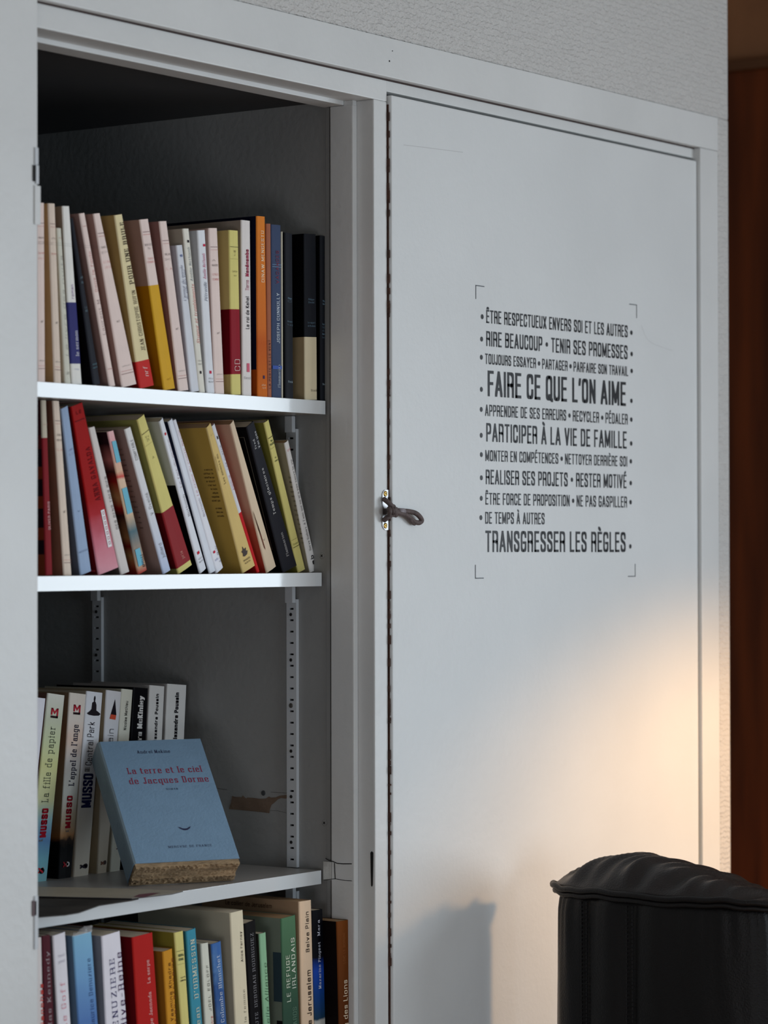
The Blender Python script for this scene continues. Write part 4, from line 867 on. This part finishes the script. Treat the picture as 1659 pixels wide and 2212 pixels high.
# plastic jacket remains above its top
PL = bpy.data.materials.new('clear_plastic_jacket'); PL.use_nodes = True
b_ = PL.node_tree.nodes['Principled BSDF']; b_.inputs['Roughness'].default_value = .12; b_.inputs['Alpha'].default_value = .28; b_.inputs['Base Color'].default_value = (.9, .9, .92, 1)
def plastic(par):
    Y = Yl-.0072; bm = bmesh.new(); random.seed(9); cols = 9; rows_ = 3; g = []
    for j in range(rows_+1):
        rr_ = []
        for i in range(cols+1):
            x = 447+(640-447)*i/cols; yb_ = 756-52*i/cols; yt_ = yb_-(26+62*(i/cols)+random.uniform(-14, 14))
            y = yb_+(yt_-yb_)*j/rows_; p = aty(*zF(x, y), Y); p.y += random.uniform(-.002, .0035)*j/rows_; p.z = min(p.z, z3f-.0186)
            rr_.append(bm.verts.new(p-par.location))
        g.append(rr_)
    for j in range(rows_):
        for i in range(cols): bm.faces.new((g[j][i], g[j][i+1], g[j+1][i+1], g[j+1][i]))
    bm_obj('plastic_jacket', bm, PL, par)
plastic(bl)
low('white Denuzière novel with purple lettering Rive-Reine, bottom row', ((737, 748), (918, 694)), (778, 990), Yl, (226, 222, 230), (140, 142, 150), texts=[('V', 'MAURICE DENUZIERE', .2, .885, .56, .25, (52, 44, 98), 'didot'), ('V', 'Rive-Reine', .555, .905, .94, .27, (66, 34, 84), 'didot')])
low('red novel La serpe by Philippe Jaenada, bottom row', ((1040, 760), (1243, 708)), (1092, 1305), Yl, (178, 34, 30), (108, 12, 22), texts=[('V', 'Philippe Jaenada', .49, .72, .70, .15, (236, 200, 196), 'serif'), ('V', 'La serpe', .765, .875, .70, .15, (236, 200, 196), 'serif')])
low('short amber pocket book by Yasmina Khadra, bottom row', ((1345, 903), (1440, 868)), (1390, 1482), Yl, (204, 142, 44), (170, 118, 40), texts=[('V', 'Yasmina Khadra', .62, .93, .66, .3, (96, 56, 24), 'sans'), ('V', "L'equation africaine", .45, .95, .98, .24, (110, 50, 24), 'sans')])
low('pale yellow spine with black rules between amber and turquoise books, bottom row', ((1460, 714), (1548, 692)), (1530, 1610), Yl, YEL, (146, 136, 56), texts=[('R', .905, .9065, 0, 1, (70, 64, 50), 'rule'), ('R', .84, .8408, 0, 1, (110, 104, 60), 'rule'), ('H', 'SORJ', .878, .2, .8, 3, (60, 90, 70), 'bold'), ('H', 'CHAL', .858, .2, .8, 3, (60, 90, 70), 'bold'), ('H', 'un', .77, .3, .8, 2.4, DK, 'bold'), ('H', 'pere', .755, .25, .8, 2.4, DK, 'bold')])
low("turquoise spine by Jean D'Ormesson with cream lettering, bottom row", ((10, 663), (100, 630)), (66, 165), Yl, (64, 142, 164), (50, 110, 130), f=zG, texts=[('V', "Jean  D'ORMESSON", .50, .95, .72, .42, (214, 214, 190), 'didot')])
low('small cream spine by Joël Egloff, bottom row', ((150, 780), (218, 768)), (190, 275), Yl, (214, 214, 200), (160, 152, 136), f=zG, texts=[('V', 'JOEL EGLOFF', .63, .88, .72, .26, (80, 80, 70), 'sans'), ('V', 'un homme pour un autre', .3, .6, .84, .26, (190, 90, 84), 'sans')])
BART = ramp('blue_mosaic_spine', [(0, (60, 80, 120)), (.5, (76, 110, 160)), (.7, (54, 90, 150)), (.85, (90, 130, 180)), (1, (66, 110, 176))], .3, .5, 60)
low('blue mosaic spine by Colombe Blanchet with a red title, bottom row', ((248, 785), (338, 753)), (302, 395), Yl, BART, (90, 90, 96), f=zG, texts=[('V', 'Colombe Blanchet', .56, .93, .68, .34, (214, 222, 236), 'serif'), ('V', 'LE METIER', .3, .53, .86, .55, (176, 36, 50), 'bebas')])
low('tall cream novel by Alice Ferney, page edges showing on top, bottom row', ((425, 490), (545, 460)), (474, 607), Yl, (222, 212, 184), (188, 182, 162), f=zG, depth=.15, texts=[('V', 'Cherchez la femme', .28, .62, .76, .15, (70, 60, 50), 'serif'), ('V', 'Alice Ferney', .755, .90, .76, .15, (60, 54, 50), 'sans')])
low('black spine by Deborah Rodriguez with silver lettering, bottom row', ((560, 592), (663, 552)), (618, 720), Yl, (14, 13, 16), (10, 9, 11), f=zG, rough=.3, texts=[('V', 'SALON DE BEAUTE', .2, .53, .66, .26, (150, 150, 156), 'serif'), ('V', 'DEBORAH RODRIGUEZ', .56, .94, .66, .26, (150, 150, 156), 'serif')])
low('pale green spine with handwritten-style title beside the black one, bottom row', ((700, 688), (762, 670)), (742, 805), Yl, (140, 184, 148), (60, 60, 54), f=zG, texts=[('V', 'Belle Alliance', .46, .83, .80, .46, (30, 56, 40), 'ital')])
low('dark green novel Le refuge irlandais, bottom row', ((905, 543), (1040, 507)), (925, 1080), Yl, ramp('green_spine', [(0, (40, 60, 50)), (.5, (56, 84, 68)), (1, (84, 124, 92))], .35, .1, 20), (128, 140, 126), f=zG, depth=.145, pages=PAGET,
    texts=[('V', 'LE REFUGE', .555, .80, .46, .24, (206, 214, 196), 'sans'), ('V', 'IRLANDAIS', .62, .885, .82, .24, (214, 220, 206), 'sans'), ('V', 'E. RICHARDS', .3, .52, .80, .24, (110, 140, 120), 'light'), ('K', .001, .014, .56, .82, (58, 78, 88)), ('K', .001, .010, .3, .46, (22, 22, 24))])
low('tall peach-cream spine by Belva Plain, bottom row', ((1075, 383), (1190, 366)), (1100, 1218), Yl, (222, 194, 164), (166, 138, 110), f=zG, depth=.16, pages=PAGET,
    texts=[('V', 'Belva Plain', .745, .945, .70, .27, (50, 40, 36), 'sans'), ('V', 'Le collier de Jerusalem', .13, .655, .76, .34, (50, 40, 36), 'sans'), ('C', 'Le collier de Jerusalem', .120, .044, .955, 6, (90, 66, 48), 'sans')])
low('black and blue seascape spine by Mazarine Pingeot titled Mara, bottom row', ((1197, 468), (1298, 452)), (1222, 1325), Yl, ramp('sea_spine', [(0, (190, 190, 186)), (.415, (180, 180, 174)), (.425, (30, 60, 84)), (.55, (24, 64, 130)), (.68, (30, 70, 170)), (.73, (20, 44, 110)), (.75, (8, 9, 16)), (1, (8, 9, 16))], .3, .03, 60), (10, 10, 14), f=zG,
    texts=[('V', 'Mazarine Pingeot', .585, .83, .62, .23, (206, 210, 224), 'didot'), ('V', 'Mara', .865, .945, .62, .23, (206, 210, 224), 'didot')])
low('brown spine Le Sang des Lions, right end of the bottom row', ((1432, 572), (1540, 553)), (1455, 1550), Yl-.022, ramp('lion_spine', [(0, (70, 34, 12)), (.5, (92, 46, 14)), (1, (118, 62, 18))], .35), (16, 8, 8), f=zG, depth=.15, pages=PAGET,
    texts=[('V', 'Le Sang des Lions', .24, .665, .76, .40, (226, 206, 180), 'sans'), ('V', 'LOIC LE BORGNE', .76, .935, .62, .20, (150, 90, 50), 'light')])

# ================================================================== DOOR LETTERING
YD = -.0063
dl = empty('door_lettering', aty(1200, 930, YD), 'black vinyl French house rules inside four corner brackets on the white door', 'sticker')
def dp(x, y): return (1000+x/3.95, 590+y/3.95)
def dq(x, y): return (1000+x/3.95, 920+y/3.95)
def bullet(p):
    c = aty(*p, YD); bm = bmesh.new(); rr = .0034
    bm.faces.new([bm.verts.new((c.x-dl.location.x+rr*cos(k*pi/8), -.0001, c.z-dl.location.z+rr*sin(k*pi/8))) for k in range(16)]); bm_obj('bullet', bm, INK, dl)
LN = [("\u00caTRE RESPECTUEUX ENVERS SOI ET LES AUTRES", dp(200, 425), dp(200, 313), dp(1406, 550), dp(165, 372), dp(1438, 508)),
("RIRE BEAUCOUP \u2022 TENIR SES PROMESSES", dp(200, 622), dp(200, 493), dp(1405, 737), dp(160, 563), dp(1440, 690)),
("TOUJOURS ESSAYER \u2022 PARTAGER \u2022 PARFAIRE SON TRAVAIL", dp(190, 775), dp(190, 685), dp(1410, 880), dp(158, 718), dp(1440, 835)),
("FAIRE CE QUE L'ON AIME", dp(212, 1050), dp(212, 830), dp(1391, 1135), dp(158, 992), dp(1438, 1090)),
("APPRENDRE DE SES ERREURS \u2022 RECYCLER \u2022 P\u00c9DALER", dp(190, 1218), dp(190, 1120), dp(1406, 1293), dp(157, 1163), dp(1437, 1250)),
("PARTICIPER \u00c0 LA VIE DE FAMILLE", dq(200, 133), dp(200, 1278), dq(1398, 195), dq(157, 80), dq(1436, 150)),
("MONTER EN COMP\u00c9TENCES \u2022 NETTOYER DERRI\u00c8RE SOI", dq(192, 300), dq(192, 205), dq(1402, 348), dq(158, 245), dq(1433, 303)),
("REALISER SES PROJETS \u2022 RESTER MOTIV\u00c9", dq(196, 498), dq(196, 372), dq(1396, 533), dq(158, 443), dq(1432, 488)),
("\u00caTRE FORCE DE PROPOSITION \u2022 NE PAS GASPILLER", dq(193, 672), dq(193, 570), dq(1400, 697), dq(157, 618), dq(1431, 651)),
("DE TEMPS \u00c0 AUTRES", dq(191, 835), dq(191, 733), dq(697, 841), dq(154, 783), None),
("TRANSGRESSER LES R\u00c8GLES", dq(193, 1077), dq(193, 893), dq(1389, 1077), None, dq(1429, 1028))]
for s, b0, t0, b1, bu0, bu1 in LN:
    A = aty(*b0, YD); T = aty(*t0, YD); B1 = aty(*b1, YD); hgt = T.z-A.z; ln = B1.x-A.x
    z0 = A.z; z1 = B1.z
    STY['line'] = (.15 if hgt > .03 else .134, .12, 0, 0, .29)
    pl = text_polys(s, ln, hgt, 'line'); o_ = A-dl.location
    polys_mesh('lettering', pl, lambda x, y, l: (o_.x+x, -.00003*l, o_.z+(z1-z0)*x/ln+y), INK, dl)
    if bu0: bullet(bu0)
    if bu1: bullet(bu1)
for c, h_, v_ in ((dp(110, 105), dp(180, 114), dp(110, 220)), (dp(1482, 272), dp(1422, 266), dp(1482, 383)), (dq(107, 1300), dq(175, 1297), dq(108, 1185)), (dq(1470, 1283), dq(1410, 1284), dq(1471, 1177))):
    C_ = aty(*c, YD)-dl.location; Hh = aty(*h_, YD)-dl.location; V = aty(*v_, YD)-dl.location; e = .0006
    bm = bmesh.new(); add_box(bm, min(C_.x, Hh.x)-e, max(C_.x, Hh.x)+e, -.0002, .0001, C_.z-e, C_.z+e); add_box(bm, C_.x-e, C_.x+e, -.0002, .0001, min(C_.z, V.z), max(C_.z, V.z))
    bm_obj('corner_bracket', bm, mat('thin_grey_vinyl', (70, 74, 80), .5), dl)

# ================================================================== LATCH PLATE AND CORD
lp = empty('latch_plate', aty(832, 1145, 0), 'small nickel plate with two brass screws on the stile edge', 'latch')
a_ = aty(824.5, 1101, 0).x; b_x = Xm1-.0003; zt = aty(831, 1058, 0).z; zb_ = aty(831, 1145, 0).z
rr = (b_x-a_)*.62
bm = bmesh.new(); out = []
for k in range(9):
    t_ = pi/2+pi/2*k/8; out.append((a_+rr+rr*cos(t_), zt-rr+rr*sin(t_)))
for k in range(9):
    t_ = pi+pi/2*k/8; out.append((a_+rr+rr*cos(t_), zb_+rr+rr*sin(t_)))
out = [(b_x, zt)]+out+[(b_x, zb_)]
vs0 = [bm.verts.new(Vector((x, -.0016, z))-lp.location) for x, z in out]; vs1 = [bm.verts.new(Vector((x, -.0001, z))-lp.location) for x, z in out]
bm.faces.new(vs0); bm.faces.new(vs1[::-1])
for i in range(len(out)): j = (i+1) % len(out); bm.faces.new((vs0[i], vs0[j], vs1[j], vs1[i]))
bm_obj('plate', bm, CHROME, lp)
for y in (1066.5, 1135.5):
    c = aty(832.5, y, -.0016); disc('screw', Vector((c.x, -.0016, c.z)), .0038, (0, -1, 0), BRASS, lp, th=.0012)
LE = mat('brown_leather_cord', (92, 78, 76), .7, .6, 300, .3, 120)
cdp = empty('pull_cord', aty(853, 1110, -.012), 'knotted brown leather cord looped over the cupboard door edge', 'cord')
def zc(x, y): return (780+x/9.217, 1020+y/9.217)
def cordpath(L): return smoothpts([aty(*zc(x, y), Y) for x, y, Y in L], 6)
for nm, L, rd in (('cord_end', [(450, 530, -.003), (500, 570, -.007), (560, 620, -.010), (620, 690, -.012), (650, 770, -.013)], .0034), ('cord_end', [(450, 960, -.003), (500, 920, -.007), (570, 870, -.010), (640, 820, -.012), (670, 780, -.013)], .0034),
                  ('cord_loop', [(660, 770, -.014), (740, 790, -.013), (850, 775, -.012), (980, 785, -.012), (1090, 820, -.013), (1170, 890, -.014), (1205, 960, -.014), (1160, 1005, -.013), (1070, 990, -.012), (980, 920, -.012), (880, 850, -.013), (760, 815, -.014), (690, 800, -.014)], .0033),
                  ('cord_tail', [(930, 870, -.013), (980, 940, -.012), (1030, 1000, -.011), (1065, 1025, -.010)], .0028)):
    bm = bmesh.new(); tube(bm, [p-cdp.location for p in cordpath(L)], rd, 10); bm_obj(nm, bm, LE, cdp, smooth=True)
bm = bmesh.new()
for k, (x0, y0, x1, y1) in enumerate(((600, 690, 640, 850), (640, 680, 690, 860), (590, 760, 700, 740), (600, 800, 720, 790), (560, 720, 560, 850))):
    m_ = ((x0+x1)/2, (y0+y1)/2)
    tube(bm, [p-cdp.location for p in cordpath([(x0, y0, -.010), (m_[0]+12, m_[1], -.0165-.001*k*.3), (x1, y1, -.010)])], .0032, 8)
bm_obj('knot', bm, LE, cdp, smooth=True)
c = aty(*zc(800, 775), -.0125); bm = bmesh.new(); tube(bm, [aty(*zc(745, 775), -.0128)-cdp.location, aty(*zc(850, 777), -.0128)-cdp.location], .0040, 10); bm_obj('crimp', bm, mat('light_cord_sleeve', (140, 132, 136), .5), cdp, smooth=True)

# ================================================================== ARMCHAIR
CX, CY = 3.366, -.255
LEA = mat('black_leather', (10, 8, 8), .42, .35, 420, .15, 30, spec=.3)
LEAC = mat('lit_creased_leather', (34, 28, 27), .40, .4, 420, .2, 30, spec=.4)  # cap leather lightened for the light falling on it from above
LEAP = mat('black_leather_piping', (18, 15, 15), .45, .3, 500, spec=.3)
ch = empty('armchair', (CX, CY, 0), 'black leather armchair back with puckered, piped top, beside the white door', 'armchair')
HX, HY = .06, .17
def foot(t, sx=1, sy=1, p=2.7):
    c_, s_ = cos(t), sin(t)
    return (HX*sx*math.copysign(abs(c_)**(2/p), c_), HY*sy*math.copysign(abs(s_)**(2/p), s_))
ZP = .995
bm = bmesh.new(); NT_, NZ = 160, 46; rows = []
seams = [(.104), (.030)]
for j in range(NZ+1):
    z = .40+(ZP-.003-.40)*j/NZ; f = (z-.40)/(ZP-.40)
    sc = 1+.015*sin(pi*min(1, f*1.05)) - (.05*max(0, (f-.94)/.06)**2)
    rowv = []
    for i in range(NT_):
        t_ = 2*pi*i/NT_; x, y = foot(t_, sc, sc)
        n = Vector((x/HX**2, y/HY**2, 0)).normalized(); d = 0
        if x < .02:
            for s_y in seams: d -= .0045*math.exp(-((y-s_y)/.004)**2)
            d += .0025*cos((y-.067)*2*pi/.074*1.0)*(1 if y > -.02 else 0)
        tuck = max(0, (f-.80)/.2)
        d += .0010*tuck*sin(t_*46+2*sin(t_*9))+.0004*sin(t_*23+z*18)
        rowv.append(bm.verts.new((x+n.x*d, y+n.y*d, z)))
    rows.append(rowv)
for A, B in zip(rows[:-1], rows[1:]):
    for i in range(NT_): bm.faces.new((A[i], A[(i+1) % NT_], B[(i+1) % NT_], B[i]))
bm.faces.new(rows[0][::-1]); bm.faces.new(rows[-1])
bm_obj('back_body', bm, LEA, ch, smooth=True)
# top cap
bm = bmesh.new(); NR = 26; rows = []
for j in range(NR):
    q = 1-j/NR; rowv = []
    for i in range(NT_):
        t_ = 2*pi*i/NT_; x, y = foot(t_, 1.045*q, 1.045*q, 2.4)
        dome = (1-q**2.6)
        yn = y/HY
        hgt = .047*dome*(1.0 - .62*max(0, .25-yn)**1.1)
        wr = .0068*(q**1.2)*(1-q**8)*sin(y*95+x*30+3*sin(x*22)+1.5*sin(y*37))*(1 if True else 0)+.0022*(1-q**8)*sin(y*210+x*120+2*sin(x*60))
        rowv.append(bm.verts.new((x, y, ZP+.002+hgt+wr*min(1, dome*3+.1))))
    rows.append(rowv)
for A, B in zip(rows[:-1], rows[1:]):
    for i in range(NT_): bm.faces.new((A[i], A[(i+1) % NT_], B[(i+1) % NT_], B[i]))
bm.faces.new(rows[-1]); bm.faces.new(rows[0][::-1])
bm_obj('top_cushion', bm, LEAC, ch, smooth=True)
for sc, dz, rd in ((1.055, .0015, .0042), (1.035, -.006, .0036)):
    bm = bmesh.new(); P = []
    for i in range(120):
        t_ = 2*pi*i/120; x, y = foot(t_, sc, sc, 2.4); P.append((x, y, ZP+dz+.0014*sin(t_*7+1)+.0008*sin(t_*19)))
    tube(bm, P, rd, 10, closed=True); bm_obj('piping', bm, LEAP, ch, smooth=True)
# stitched seams
for s_y in seams:
    for off in (-.0045, .0045):
        bm = bmesh.new()
        z = .45
        while z < ZP-.012:
            yy = s_y+off; c_ = -HX*(1-abs(yy/HY)**2.7)**(1/2.7)*1.012
            add_box(bm, c_-.0012, c_+.002, yy-.0005, yy+.0005, z, z+.0035); z += .0055
        tag(bm_obj('stitching', bm, mat('black_thread', (18, 16, 17), .6), ch), kind='stuff')
# seat, arms and legs (mostly out of frame)
def rbox(nm, x0, x1, y0, y1, z0, z1, b, m):
    bm = bmesh.new(); add_box(bm, x0-CX, x1-CX, y0-CY, y1-CY, z0, z1); bmesh.ops.bevel(bm, geom=list(bm.edges), offset=b, segments=4, affect='EDGES'); bm_obj(nm, bm, m, ch, smooth=True)
rbox('seat_cushion', CX+.10, CX+.52, CY-.19, CY+.19, .32, .45, .03, LEA)
rbox('seat_base', CX-.10, CX+.50, CY-.17, CY+.17, .20, .40, .02, LEA)
for dx in (-.07, .46):
    for dy in (-.13, .13): rbox('leg', CX+dx-.02, CX+dx+.02, CY+dy-.02, CY+dy+.02, 0, .205, .004, mat('dark_wood_leg', (40, 26, 18), .4))
